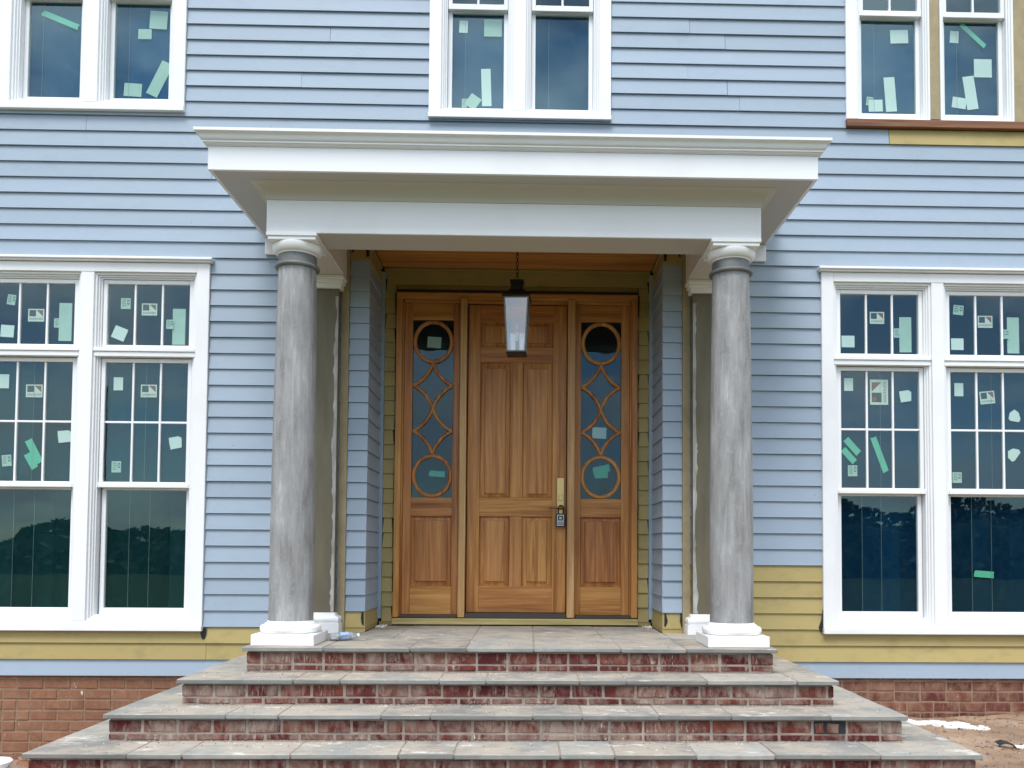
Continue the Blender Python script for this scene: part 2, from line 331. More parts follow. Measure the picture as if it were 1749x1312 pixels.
# ------------------------------------------------------------------ mesh helpers
class MB:
    def __init__(s): s.v = []; s.f = []; s.m = []
    def quad(s, pts, m=0):
        i = len(s.v); s.v += [tuple(p) for p in pts]; s.f.append(tuple(range(i, i + len(pts)))); s.m.append(m)
    def hexa(s, p, m=0):
        """8 points: bottom ring then top ring, both counter-clockwise seen from above"""
        i = len(s.v); s.v += [tuple(q) for q in p]
        for f in ((3, 2, 1, 0), (4, 5, 6, 7), (0, 1, 5, 4), (1, 2, 6, 5), (2, 3, 7, 6), (3, 0, 4, 7)):
            s.f.append(tuple(i + k for k in f)); s.m.append(m)
    def box(s, x0, x1, y0, y1, z0, z1, m=0):
        s.hexa([(x0, y0, z0), (x1, y0, z0), (x1, y1, z0), (x0, y1, z0), (x0, y0, z1), (x1, y0, z1), (x1, y1, z1), (x0, y1, z1)], m)
    def rings(s, rings, closed=True, caps=True, m=0):
        i = len(s.v); n = len(rings[0])
        for r in rings: s.v += [tuple(p) for p in r]
        for a in range(len(rings) - 1):
            for b in range(n if closed else n - 1):
                c = (b + 1) % n
                s.f.append((i + a * n + b, i + a * n + c, i + (a + 1) * n + c, i + (a + 1) * n + b)); s.m.append(m)
        if caps:
            s.f.append(tuple(i + b for b in range(n - 1, -1, -1))); s.m.append(m)
            s.f.append(tuple(i + (len(rings) - 1) * n + b for b in range(n))); s.m.append(m)
    def lathe(s, prof, cx, cy, seg=48, m=0):
        s.rings([[(cx + r * math.cos(2 * math.pi * k / seg), cy + r * math.sin(2 * math.pi * k / seg), z) for k in range(seg)] for r, z in prof], m=m)
    def tube(s, pts, r, seg=8, closed=False, m=0):
        P = [Vector(p) for p in pts]; out = []
        n = len(P)
        for i, p in enumerate(P):
            d = (P[(i + 1) % n] - P[i - 1]) if closed else (P[min(i + 1, n - 1)] - P[max(i - 1, 0)])
            d.normalize(); a = d.cross(Vector((0, 1, 0.02))); a.normalize(); b = d.cross(a)
            out.append([p + r * (math.cos(2 * math.pi * k / seg) * a + math.sin(2 * math.pi * k / seg) * b) for k in range(seg)])
        if closed: out.append(out[0])
        s.rings(out, caps=not closed, m=m)
    def ribbon(s, pts, hw, y0, y1, closed=False, m=0):
        """flat moulded bar following a path in the x-z plane, half-width hw, front crown at y0, back y1"""
        n = len(pts); R = []
        for i in range(n):
            if closed: a, b = pts[i - 1], pts[(i + 1) % n]
            else: a, b = pts[max(i - 1, 0)], pts[min(i + 1, n - 1)]
            dx, dz = b[0] - a[0], b[1] - a[1]; L = math.hypot(dx, dz) or 1
            nx, nz = -dz / L, dx / L; x, z = pts[i]
            prof = [(-1, y1), (-1, y0 + 0.010), (-0.45, y0), (0.45, y0), (1, y0 + 0.010), (1, y1)]
            R.append([(x + nx * hw * q, y, z + nz * hw * q) for q, y in prof])
        if closed: R.append(R[0])
        s.rings(R, caps=not closed, m=m)
    def sweep3(s, prof, X, yf, yb, m=0):
        """profile (outward offset, z) run round three sides of a porch: left, front, right, mitred"""
        s.rings([[(-(X + o), yb, z) for o, z in prof], [(-(X + o), yf - o, z) for o, z in prof],
                 [(X + o, yf - o, z) for o, z in prof], [(X + o, yb, z) for o, z in prof]], m=m)
    def mesh(s, name, mats, bevel=0.0, smooth=False, bseg=1):
        me = bpy.data.meshes.new(name); me.from_pydata(s.v, [], s.f)
        for k in mats: me.materials.append(k)
        for p, k in zip(me.polygons, s.m): p.material_index = k
        bm = bmesh.new(); bm.from_mesh(me)
        bmesh.ops.recalc_face_normals(bm, faces=bm.faces)
        if bevel:
            bmesh.ops.bevel(bm, geom=[e for e in bm.edges], offset=bevel, segments=bseg, profile=0.5, affect='EDGES', clamp_overlap=True)
        bm.to_mesh(me); bm.free()
        if smooth:
            for p in me.polygons: p.use_smooth = True
            me.set_sharp_from_angle(angle=rad(38))
        me.update(); return me
    def build(s, name, mats, parent=None, bevel=0.0, smooth=False, label=None, bseg=1):
        if not isinstance(mats, (list, tuple)): mats = [mats]
        return link(name, s.mesh(name, mats, bevel, smooth, bseg), parent, label)
def link(name, me, parent=None, label=None, loc=None, rot=None):
    o = bpy.data.objects.new(name, me); COL.objects.link(o)
    if loc is not None: o.location = loc
    if rot is not None: o.rotation_euler = rot
    if parent is not None:
        o.parent = parent
        T = Matrix.Identity(4); q = parent
        off = Vector((0, 0, 0))
        while q is not None:
            off += q.location if q.get('base') else Vector((0, 0, 0)); q = q.parent
        o.matrix_parent_inverse = Matrix.Translation(-off) if parent.get('base') else Matrix.Identity(4)
    if label: o['label'] = label
    return o
def thing(name, label, cat, loc, group=None):
    o = bpy.data.objects.new(name, None); COL.objects.link(o); o.location = loc; o.empty_display_size = 0.1
    o['base'] = True; o['label'] = label; o['category'] = cat
    if group: o['group'] = group
    return o
def tag(o, label, cat=None, group=None, kind=None):
    o['label'] = label
    if cat: o['category'] = cat
    if group: o['group'] = group
    if kind: o['kind'] = kind
    return o
def jit(a): return random.uniform(-a, a)

# ------------------------------------------------------------------ ground
def gz(x, y):
    t = max(0.0, min(1.0, (x + 3.0) / 5.2)); t = t * t * (3 - 2 * t)
    b = -1.05 + t * 0.36
    far = max(0.0, min(1.0, (-y - 4) / 14)); b = b * (1 - far) + (-0.85) * far
    near = 1.0 if (abs(x) < 9 and -8 < y < 1) else 0.3
    return b + near * (0.028 * noise.noise((x * 1.3, y * 1.3, 3.1)) + 0.014 * noise.noise((x * 5, y * 5, 1.7)) + 0.008 * noise.noise((x * 15, y * 15, 0.3)))
def axis(lo, hi, step, far):
    a = [lo + i * step for i in range(int((hi - lo) / step) + 1)]
    o = []; d = 0.5
    while a[0] - d > -far: a.insert(0, a[0] - d); d *= 1.6
    d = 0.5
    while a[-1] + d < far: a.append(a[-1] + d); d *= 1.6
    return [-far] + a + [far]
gx = axis(-5.5, 5.5, 0.05, 900); gy = axis(-4.0, 0.3, 0.05, 900)
g = MB(); g.v = [(x, y, gz(x, y)) for y in gy for x in gx]; nx = len(gx)
g.f = [(j * nx + i, j * nx + i + 1, (j + 1) * nx + i + 1, (j + 1) * nx + i) for j in range(len(gy) - 1) for i in range(nx - 1)]; g.m = [0] * len(g.f)
go = g.build('ground', GRD, smooth=True); go['kind'] = 'structure'; go['label'] = 'bare reddish clay soil round the house'

# ------------------------------------------------------------------ house
house = thing('house', 'blue lap sided house front with white trimmed windows and a brick base', 'house', (0, 0.4, -1.1))
CO, Z1 = 0.135, 4.355
XW, ZT = 6.3, 6.55
# window outlines (x0, x1, z0, z1) as they interrupt the boards
OUT = {'LL': (-4.62, -2.585, 0.0, 3.123), 'LR': (2.603, 4.64, 0.0, 3.123),
       'UL': (-4.405, -2.833, 4.383, 6.35), 'UM': (-0.765, 0.795, 4.37, 6.35), 'UR': (2.832, 4.43, 4.357, 6.35)}
def openings(y0, y1, xs, zs, holes, mb):
    X = sorted(set(xs + [h[0] for h in holes] + [h[1] for h in holes])); Z = sorted(set(zs + [h[2] for h in holes] + [h[3] for h in holes]))
    for i in range(len(X) - 1):
        for j in range(len(Z) - 1):
            cx, cz = (X[i] + X[i + 1]) / 2, (Z[j] + Z[j + 1]) / 2
            if cx < xs[0] or cx > xs[1] or cz < zs[0] or cz > zs[1]: continue
            if any(h[0] < cx < h[1] and h[2] < cz < h[3] for h in holes): continue
            mb.box(X[i], X[i + 1], y0, y1, Z[j], Z[j + 1])
wl = MB()
holes = [(a + 0.09, b - 0.09, c + 0.05, d - 0.1) for a, b, c, d in OUT.values()] + [(-1.285, 1.285, -0.05, 3.32)]
openings(0.004, 0.14, [-XW, XW], [-0.36, ZT], holes, wl)
wl.box(-1.40, -1.285, 0.14, 0.66, -0.05, 3.32); wl.box(1.285, 1.40, 0.14, 0.66, -0.05, 3.32)
openings(0.662, 0.76, [-1.40, 1.40], [-0.05, 3.32], [(-1.09, 1.09, 0.05, 3.04)], wl)
wl.build('wall_sheathing', BW, house)
sh = MB()   # rooms behind the glass
sh.box(-XW, XW, 5.0, 5.1, -0.3, ZT); sh.box(-XW, XW, 0.15, 5.0, 3.45, 3.6); sh.box(-XW, -1.5, 0.15, 5.0, -0.3, -0.1); sh.box(1.5, XW, 0.15, 5.0, -0.3, -0.1)
sh.box(-1.5, 1.5, 0.78, 5.0, -0.3, 0.04); sh.box(-XW - 0.1, -XW, 0.0, 5.1, -0.3, ZT); sh.box(XW, XW + 0.1, 0, 5.1, -0.3, ZT); sh.box(-XW, XW, 0, 5.1, ZT, ZT + 0.1)
sh.box(-1.56, -1.46, 0.77, 5.0, -0.09, 3.44); sh.box(1.46, 1.56, 0.77, 5.0, -0.09, 3.44); sh.box(-1.86, -1.76, 0.15, 5, 3.61, ZT); sh.box(1.76, 1.86, 0.15, 5, 3.61, ZT)
sh.build('interior_walls', INT, house)

# lap boards ------------------------------------------------------
def lap_piece(mb, a, b, za, zb, zbot, O, U, Nn, m=0, ja=0.0, jb=0.0):
    """wedge board between lengths a..b along U, outward normal Nn; the lower edge stands proud"""
    O = Vector(O); U = Vector(U); Nn = Vector(Nn); K = Vector((0, 0, 1))
    d = lambda z: 0.022 - 0.016 * min(1.0, max(0.0, (z - zbot) / CO))
    def p(u, n, z): return O + U * u + Nn * n + K * z
    mb.hexa([p(a, d(za), za), p(b, d(za), za), p(b, -0.003, za), p(a, -0.003, za),
             p(a + ja, d(zb), zb), p(b + jb, d(zb), zb), p(b + jb, -0.003, zb), p(a + ja, -0.003, zb)], m)
def blockers(zb, zt):
    out = []
    for a, b, c, d in OUT.values():
        if d > zb + 0.004 and c < zt - 0.004: out.append((a, b, c, d))
    if zb < 3.30: out.append((-1.478, 1.478, -2, 3.30))
    return out
random.seed(21)
for k in range(-16, 36):
    zb = Z1 - CO * k; zt = zb + CO - 0.0025
    bl = blockers(zb, zt)
    xs = sorted(set([-XW, XW] + [q for b in bl for q in b[:2]] + ([3.208] if k == 1 else [])))
    run = []
    def flush(run):
        if not run: return
        x0, x1 = run[0][0], run[-1][1]
        tan = (k in (33, 34)) or (29 <= k <= 32 and 1.4 < (x0 + x1) / 2 < 2.7) or (k == 1 and x0 > 3.2)
        cuts = [x0]
        if len(run) == 1 and x1 - x0 > 2.0 and random.random() < 0.4: cuts.append(random.uniform(x0 + 0.6, x1 - 0.6))
        if k == 1 and x0 < -4 and x1 > -3: cuts = [x0, -3.66]
        cuts.append(x1)
        for i in range(len(cuts) - 1):
            mb = MB()
            for a, b, za, zc in run:
                a2, b2 = max(a, cuts[i] + (0.0014 if i else 0)), min(b, cuts[i + 1] - (0.0014 if i < len(cuts) - 2 else 0))
                if b2 - a2 > 0.004: lap_piece(mb, a2, b2, za, zc, zb, (0, 0, 0), (1, 0, 0), (0, -1, 0))
            if mb.v:
                o = mb.build('siding_board', ST if tan else SB, house); o.location = (0, jit(0.0012), jit(0.0007)); o.rotation_euler = (0, jit(0.00018), 0)
    for i in range(len(xs) - 1):
        a, b = xs[i], xs[i + 1]; cx = (a + b) / 2
        hit = [q for q in bl if q[0] < cx < q[1]]
        za, zc = zb, zt
        for q in hit:
            if q[2] <= za + 0.01 and q[3] >= zc - 0.01: za = zc
            elif q[2] > za + 0.01: zc = min(zc, q[2] - 0.001)
            else: za = max(za, q[3] + 0.001)
        if zc - za < 0.012:
            flush(run); run = []
        else:
            if k == 1 and abs(a - 3.208) < 1e-6: flush(run); run = []
            e = 0.0035
            run.append((a + (e if not run else 0), b, za, zc))
    flush(run)
# strips either side of the recess, the returns and the scraps beside the door
for k in range(8, 33):
    zb = Z1 - CO * k; zt = min(zb + CO - 0.0025, 3.298)
    if zt - zb < 0.02: continue
    tan = k <= 9 or k >= 32
    for s in (-1, 1):
        mb = MB()
        a, b = sorted((s * 1.245, s * 1.411)); lap_piece(mb, a, b, zb, zt, zb, (0, 0, 0), (1, 0, 0), (0, -1, 0), ja=jit(0.002))
        mb.build('siding_board', ST if tan else SB, house)
        mb = MB(); lap_piece(mb, 0.004, 0.605 + jit(0.004), zb, zt, zb, (s * 1.266, 0, 0), (0, 1, 0), (-s, 0, 0))
        mb.build('siding_board', ST if tan else SB, house)
        if k >= 10:
            mb = MB(); a, b = 1.120 + random.uniform(0, 0.010), 1.224 - random.uniform(0, 0.006)
            j1, j2 = random.choice((0, 0, 0, 0.012, -0.003)), random.choice((0, 0, 0, -0.010, 0.003))
            if s < 0: a, b = -b, -a; j1, j2 = -j2, -j1
            lap_piece(mb, a, b, zb, zt, zb, (0, 0.66, 0), (1, 0, 0), (0, -1, 0), ja=j1, jb=j2); mb.build('siding_board', ST, house)
for zb, zt, z0 in ((3.14, 3.2725, 3.14), (3.275, 3.297, 3.275), (3.094, 3.1375, 3.005)):
    mb = MB(); x = 1.235 if z0 > 3.1 else 1.118
    lap_piece(mb, -x, x, zb, zt, z0, (0, 0.66, 0), (1, 0, 0), (0, -1, 0)); mb.build('siding_board', ST, house)
for s in (-1, 1):   # low filler pieces at the floor
    mb = MB(); a, b = sorted((s * 1.243, s * 1.412)); mb.box(a, b, -0.016, 0.003, 0.0, 0.033); mb.build('siding_board', ST, house)
    mb = MB(); a, b = sorted((s * 1.2495, s * 1.268)); mb.box(a, b, 0.004, 0.600, 0.0, 0.0325); mb.build('siding_board', ST, house)
    mb = MB(); a, b = sorted((s * 1.124, s * 1.242)); mb.box(a, b, 0.642, 0.661, 0.0, 0.033); mb.build('siding_board', ST, house)
    mb = MB(); a, b = sorted((s * 1.222, s * 1.262)); mb.box(a, b, 0.607, 0.655, 0.062, 3.25); mb.build('corner_board', SB, house, 0.002)
    mb = MB(); a, b = sorted((s * 1.4135, s * 1.478)); mb.box(a, b, -0.030, 0.003, 0.0, 3.296); mb.build('trim_board', TB, house, 0.002)
# black flashing showing at corners
def flash(pts, y, name='flashing_tape'):
    mb = MB(); i = [(x, y, z) for x, z in pts]; j = [(x, y + 0.0015, z) for x, z in pts]
    mb.rings([i, j]); mb.build(name, BLK, house)
flash([(-2.60, 0.02), (-2.55, 0.028), (-2.553, -0.02), (-2.562, -0.06), (-2.58, -0.072), (-2.592, -0.05), (-2.60, -0.01)], -0.0235)
flash([(2.615, 0.13), (2.600, 0.21), (2.590, 0.12), (2.565, 0.05), (2.58, 0.02), (2.62, 0.0)], -0.0235)
flash([(-1.11, 3.068), (1.11, 3.068), (1.12, 3.09), (-1.12, 3.092)], 0.615)
for s in (-1, 1):
    flash([(s * 1.395, 3.29), (s * 1.37, 3.29), (s * 1.385, 3.20), (s * 1.397, 3.20)], -0.0245)
    flash([(s * 1.285, 3.29), (s * 1.25, 3.29), (s * 1.255, 3.17), (s * 1.275, 3.16)], -0.0245)
    flash([(s * 1.24, 3.19), (s * 1.205, 3.19), (s * 1.215, 3.09), (s * 1.236, 3.08)], 0.6355)
    flash([(s * 1.135, 3.06), (s * 1.118, 3.06), (s * 1.118, 2.85), (s * 1.130, 2.86)], 0.6355)
flash([(-1.272, 0.165), (-1.255, 0.16), (-1.253, 0.05), (-1.268, 0.06), (-1.277, 0.11)], -0.0235)
flash([(1.262, 0.165), (1.275, 0.16), (1.288, 0.10), (1.27, 0.05), (1.259, 0.06)], -0.0235)
flash([(1.395, 0.165), (1.41, 0.16), (1.41, 0.04), (1.402, 0.05), (1.392, 0.10)], -0.0235)

# brick base -------------------------------------------------------
random.seed(5)
def brick_mesh(L, H, D, i, mat):
    mb = MB(); mb.box(-L / 2, L / 2, 0, D, -H / 2, H / 2)
    me = mb.mesh('brick', [mat], 0.004)
    for v in me.vertices: v.co += Vector((jit(0.0016), jit(0.0018), jit(0.0016)))
    return me
mb = MB(); mb.box(-XW, XW, 0.0135, 0.30, -1.6, -0.361); mb.build('foundation_mortar', MOW, house)
BWM = [brick_mesh(0.211, 0.0735, 0.09, i, BRW) for i in range(4)]
BWH = [brick_mesh(0.099, 0.0735, 0.09, i, BRW) for i in range(2)]
BWT = [brick_mesh(0.211, 0.026, 0.09, i, BRW) for i in range(2)]
for s, lo, hi, rows in ((-1, 2.0, 5.4, 9), (1, 2.0, 5.4, 5)):
    for r in range(rows):
        zc = -0.377 - 0.0 if r == 0 else -0.393 - 0.013 - 0.0865 * (r - 1) - 0.037
        x = lo + (0.112 if r % 2 else 0.0)
        while x < hi:
            half = random.random() < 0.07
            me = random.choice(BWT) if r == 0 else random.choice(BWH if half else BWM)
            Lx = 0.099 if (half and r) else 0.211
            link('brick', me, house, loc=(s * (x + Lx / 2), 0.009 + jit(0.0025), zc + jit(0.0012)), rot=(0, 0, jit(0.006)))
            x += Lx + 0.0115

# ------------------------------------------------------------------ windows
def font_mesh(txt, size):
    cu = bpy.data.curves.new('t', 'FONT'); cu.body = txt; cu.size = size; cu.align_x = 'CENTER'; cu.align_y = 'CENTER'; cu.space_character = 1.15; cu.resolution_u = 2
    o = bpy.data.objects.new('t', cu); COL.objects.link(o)
    dg = bpy.context.evaluated_depsgraph_get(); me = bpy.data.meshes.new_from_object(o.evaluated_get(dg))
    v = [tuple(q.co) for q in me.vertices]; f = [tuple(p.vertices) for p in me.polygons]
    bpy.data.objects.remove(o); bpy.data.curves.remove(cu); bpy.data.meshes.remove(me)
    xs = [q[0] for q in v]; ys = [q[1] for q in v]; cx, cy = (min(xs) + max(xs)) / 2, (min(ys) + max(ys)) / 2
    return [(q[0] - cx, q[1] - cy) for q in v], f, max(xs) - min(xs), max(ys) - min(ys)
TXT = font_mesh('ANDERSEN', 0.1)
def sticker(kind, X, Z, w_, h_, rot, y, parent):
    """flat sheet on the inner face of the glass, front towards the street (-y)"""
    a = rad(rot); ca, sa = math.cos(a), math.sin(a)
    R = lambda u, v: (X + u * ca - v * sa, Z + u * sa + v * ca)
    mb = MB(); T = 0.0006
    def poly(pts, yy, m, thick=0.0):
        P = [R(u, v) for u, v in pts]
        if thick: mb.rings([[(x, yy, z) for x, z in P], [(x, yy + thick, z) for x, z in P]], m=m)
        else: mb.quad([(x, yy, z) for x, z in P], m)
    def rect(u0, u1, v0, v1, yy, m, thick=0.0): poly([(u0, v0), (u1, v0), (u1, v1), (u0, v1)], yy, m, thick)
    def text(cu, cv, width, m, vert=False):
        V, F, tw, th = TXT; k = width / tw
        for f in F:
            pts = [(V[i][0] * k, V[i][1] * k * 1.15) for i in f]
            if vert: pts = [(-q, p) for p, q in pts]
            poly([(cu + p, cv + q) for p, q in pts], y - 0.0007, m)
    W, H = w_ / 2, h_ / 2
    nm = 'sticker'
    if kind == 'logo':
        mats = [CRM, LDK, LRD]; rect(-W, W, -H, H, y, 0, T)
        rect(-W * 0.84, -W * 0.03, -H * 0.18, H * 0.82, y - 0.0006, 1)
        poly([(W * 0.03, H * 0.82), (W * 0.84, -H * 0.18), (W * 0.84, H * 0.82)], y - 0.0006, 2)
        text(0, -H * 0.58, w_ * 0.84, 1)
    elif kind == 'biglogo':
        mats = [CRM, LDK, LRD]; rect(-W, W, -H, H, y, 0, T)
        poly([(-W * 0.82, H * 0.04), (W * 0.24, H * 0.78), (-W * 0.82, H * 0.78)], y - 0.0006, 2)
        rect(-W * 0.82, W * 0.28, -H * 0.80, -H * 0.04, y - 0.0006, 1)
        rect(-W * 0.74, -W * 0.30, -H * 0.74, -H * 0.40, y - 0.0009, 2)
        text(W * 0.64, 0, h_ * 0.82, 1, True)
    elif kind == 'label':
        mats = [PAL, LPR]; rect(-W, W, -H, H, y, 0, T)
        for i in range(4):
            v = H * (0.66 - 0.36 * i); rect(-W * 0.75, W * random.uniform(-0.1, 0.2), v - H * 0.07, v + H * 0.07, y - 0.0006, 1)
        rect(W * 0.30, W * 0.80, -H * 0.2, H * 0.7, y - 0.0006, 1); rect(W * 0.42, W * 0.68, H * 0.05, H * 0.45, y - 0.0009, 0)
    elif kind in ('torn', 'blob'):
        mats = [PAP]
        pts = [(-W, H * 0.85), (W * 0.5, H), (W, H * 0.7), (W * 0.92, -H * 0.8), (-W * 0.8, -H), (-W * 0.95, 0)] if kind == 'torn' else [(0, H), (W * 0.7, H * 0.5), (W, -H * 0.5), (W * 0.75, -H), (-W * 0.7, -H * 0.8), (-W, -H * 0.5), (-W * 0.8, H * 0.45)]
        poly(pts, y, 0, T)
    elif kind == 'tape':
        nm = 'tape_strip'; mats = [TAP]
        if w_ > h_: pts = [(-W, -H), (W, -H), (W * 0.97, 0), (W, H), (-W * 0.9, H), (-W, H * 0.1)]
        else: pts = [(-W, -H), (W, -H * 0.94), (W, H), (0, H * 0.97), (-W, H)]
        poly(pts, y, 0, T)
    else:
        mats = [PAL if kind == 'pale' else PAP]; rect(-W, W, -H, H, y, 0, T)
    return mb.build(nm, mats, parent)
LL = [('label', -4.283, 2.782, 0.071, 0.087, -8), ('paper', -4.311, 2.514, 0.111, 0.103, -3), ('logo', -4.075, 2.653, 0.135, 0.108, 0), ('pale', -3.83, 2.599, 0.108, 0.325, 0), ('label', -3.891, 2.59, 0.071, 0.079, 0), ('paper', -4.325, 2.085, 0.087, 0.119, 0), ('logo', -4.07, 2.006, 0.139, 0.108, 0), ('torn', -3.807, 1.621, 0.119, 0.108, 0), ('tape', -4.059, 1.493, 0.063, 0.222, 28), ('tape', -4.083, 1.412, 0.06, 0.143, 30), ('label', -4.28, 1.413, 0.079, 0.095, 5), ('label', -3.324, 2.762, 0.082, 0.092, 0), ('paper', -3.371, 2.506, 0.114, 0.108, -22), ('logo', -3.126, 2.715, 0.13, 0.103, 0), ('pale', -2.875, 2.57, 0.108, 0.309, 0), ('label', -2.948, 2.588, 0.06, 0.079, 0), ('paper', -3.369, 2.074, 0.079, 0.111, 0), ('logo', -3.113, 2.016, 0.135, 0.108, 0), ('torn', -2.88, 1.577, 0.108, 0.108, 5), ('label', -3.371, 1.369, 0.079, 0.095, 0)]
LR = [('paper', 2.866, 2.511, 0.114, 0.101, 0), ('logo', 3.122, 2.721, 0.126, 0.105, 0), ('pale', 3.37, 2.577, 0.105, 0.308, 0), ('label', 3.31, 2.592, 0.081, 0.081, 0), ('paper', 2.872, 2.138, 0.078, 0.11, 0), ('biglogo', 3.133, 2.072, 0.157, 0.219, 0), ('torn', 3.364, 2.039, 0.105, 0.105, 3), ('tape', 2.898, 1.601, 0.057, 0.17, 42), ('tape', 2.869, 1.52, 0.054, 0.154, 42), ('tape', 3.137, 1.531, 0.052, 0.324, 20), ('label', 2.897, 1.389, 0.081, 0.094, 0), ('label', 3.836, 2.799, 0.089, 0.084, -5), ('paper', 3.825, 2.5, 0.11, 0.101, 0), ('logo', 4.073, 2.7, 0.13, 0.105, 0), ('pale', 4.319, 2.584, 0.105, 0.316, 0), ('label', 4.246, 2.592, 0.065, 0.081, 0), ('paper', 3.832, 2.102, 0.078, 0.114, 0), ('logo', 4.081, 2.036, 0.13, 0.11, 6), ('blob', 4.319, 1.88, 0.105, 0.11, 0), ('blob', 4.302, 1.546, 0.122, 0.101, 60), ('label', 3.805, 1.338, 0.081, 0.092, 0), ('tape', 4.05, 0.506, 0.174, 0.056, -4)]
UL = [('tape', -3.966, 5.246, 0.337, 0.05, -22), ('pale', -3.126, 5.264, 0.151, 0.159, -3), ('pale', -3.242, 5.138, 0.115, 0.089, 0), ('pale', -3.107, 4.744, 0.103, 0.319, -25), ('pale', -3.335, 4.645, 0.151, 0.115, -3)]
UM = [('paper', -0.485, 5.258, 0.075, 0.109, -2), ('pale', -0.228, 5.254, 0.155, 0.155, 0), ('paper', -0.282, 4.721, 0.083, 0.332, 2), ('pale', -0.397, 4.594, 0.105, 0.116, -35), ('label', -0.472, 4.581, 0.044, 0.078, 0)]
UR = [('paper', 3.359, 5.247, 0.159, 0.121, 2), ('paper', 3.275, 4.725, 0.097, 0.309, 4), ('paper', 3.145, 4.623, 0.126, 0.106, 2), ('label', 3.093, 4.663, 0.058, 0.077, -8), ('paper', 3.856, 5.26, 0.077, 0.108, -3), ('tape', 4.02, 5.271, 0.041, 0.3, 47), ('paper', 4.105, 4.977, 0.159, 0.164, 0), ('paper', 3.992, 4.754, 0.101, 0.3, 8), ('paper', 3.892, 4.663, 0.126, 0.097, -8)]

def frame_boxes(mb, x0, x1, z0, z1, t, y0, y1, tb=None, tt=None):
    tb = t if tb is None else tb; tt = t if tt is None else tt
    mb.box(x0, x0 + t, y0, y1, z0, z1); mb.box(x1 - t, x1, y0, y1, z0, z1)
    mb.box(x0 + t, x1 - t, y0 + 0.001, y1 - 0.001, z0, z0 + tb); mb.box(x0 + t, x1 - t, y0 + 0.001, y1 - 0.001, z1 - tt, z1)
def stepped_jamb(mb, x0, x1, z0, z1):
    frame_boxes(mb, x0, x1, z0, z1, 0.018, -0.018, 0.13)
    frame_boxes(mb, x0 + 0.018, x1 - 0.018, z0 + 0.018, z1 - 0.018, 0.014, 0.000, 0.128)
    frame_boxes(mb, x0 + 0.032, x1 - 0.032, z0 + 0.032, z1 - 0.032, 0.013, 0.016, 0.126)
def panes(win, x0, x1, z0, z1, nx, nz, y, bar=0.018):
    """single lites with bars between; bars stand proud of the glass"""
    dx = (x1 - x0) / nx; dz = (z1 - z0) / nz
    for i in range(nx):
        for j in range(nz):
            a = x0 + i * dx + (bar / 2 + 0.0005 if i else 0); b = x0 + (i + 1) * dx - (bar / 2 + 0.0005 if i < nx - 1 else 0)
            c = z0 + j * dz + (bar / 2 + 0.0005 if j else 0); d = z0 + (j + 1) * dz - (bar / 2 + 0.0005 if j < nz - 1 else 0)
            m = MB(); m.box(a, b, y, y + 0.004, c, d); m.build('pane', GL, win)
    for i in range(1, nx):
        m = MB(); x = x0 + i * dx; m.box(x - bar / 2, x + bar / 2, y - 0.013, y + 0.012, z0, z1); m.build('muntin', VN, win, 0.003)
    for j in range(1, nz):
        m = MB(); z = z0 + j * dz; m.box(x0, x1, y - 0.0115, y + 0.0105, z - bar / 2, z + bar / 2); m.build('muntin', VN, win, 0.003)
def film(win, x0, x1, z0, z1, y, mat, cuts):
    e = [x0] + [x0 + (x1 - x0) * c for c in cuts] + [x1]
    for i, (a, b) in enumerate(zip(e, e[1:])):
        m = MB(); m.box(a + 0.0006, b - 0.0006, y + 0.0012 * (i % 2), y + 0.0012 * (i % 2) + 0.0008, z0, z1); m.build('pane_tone_film', mat, win)
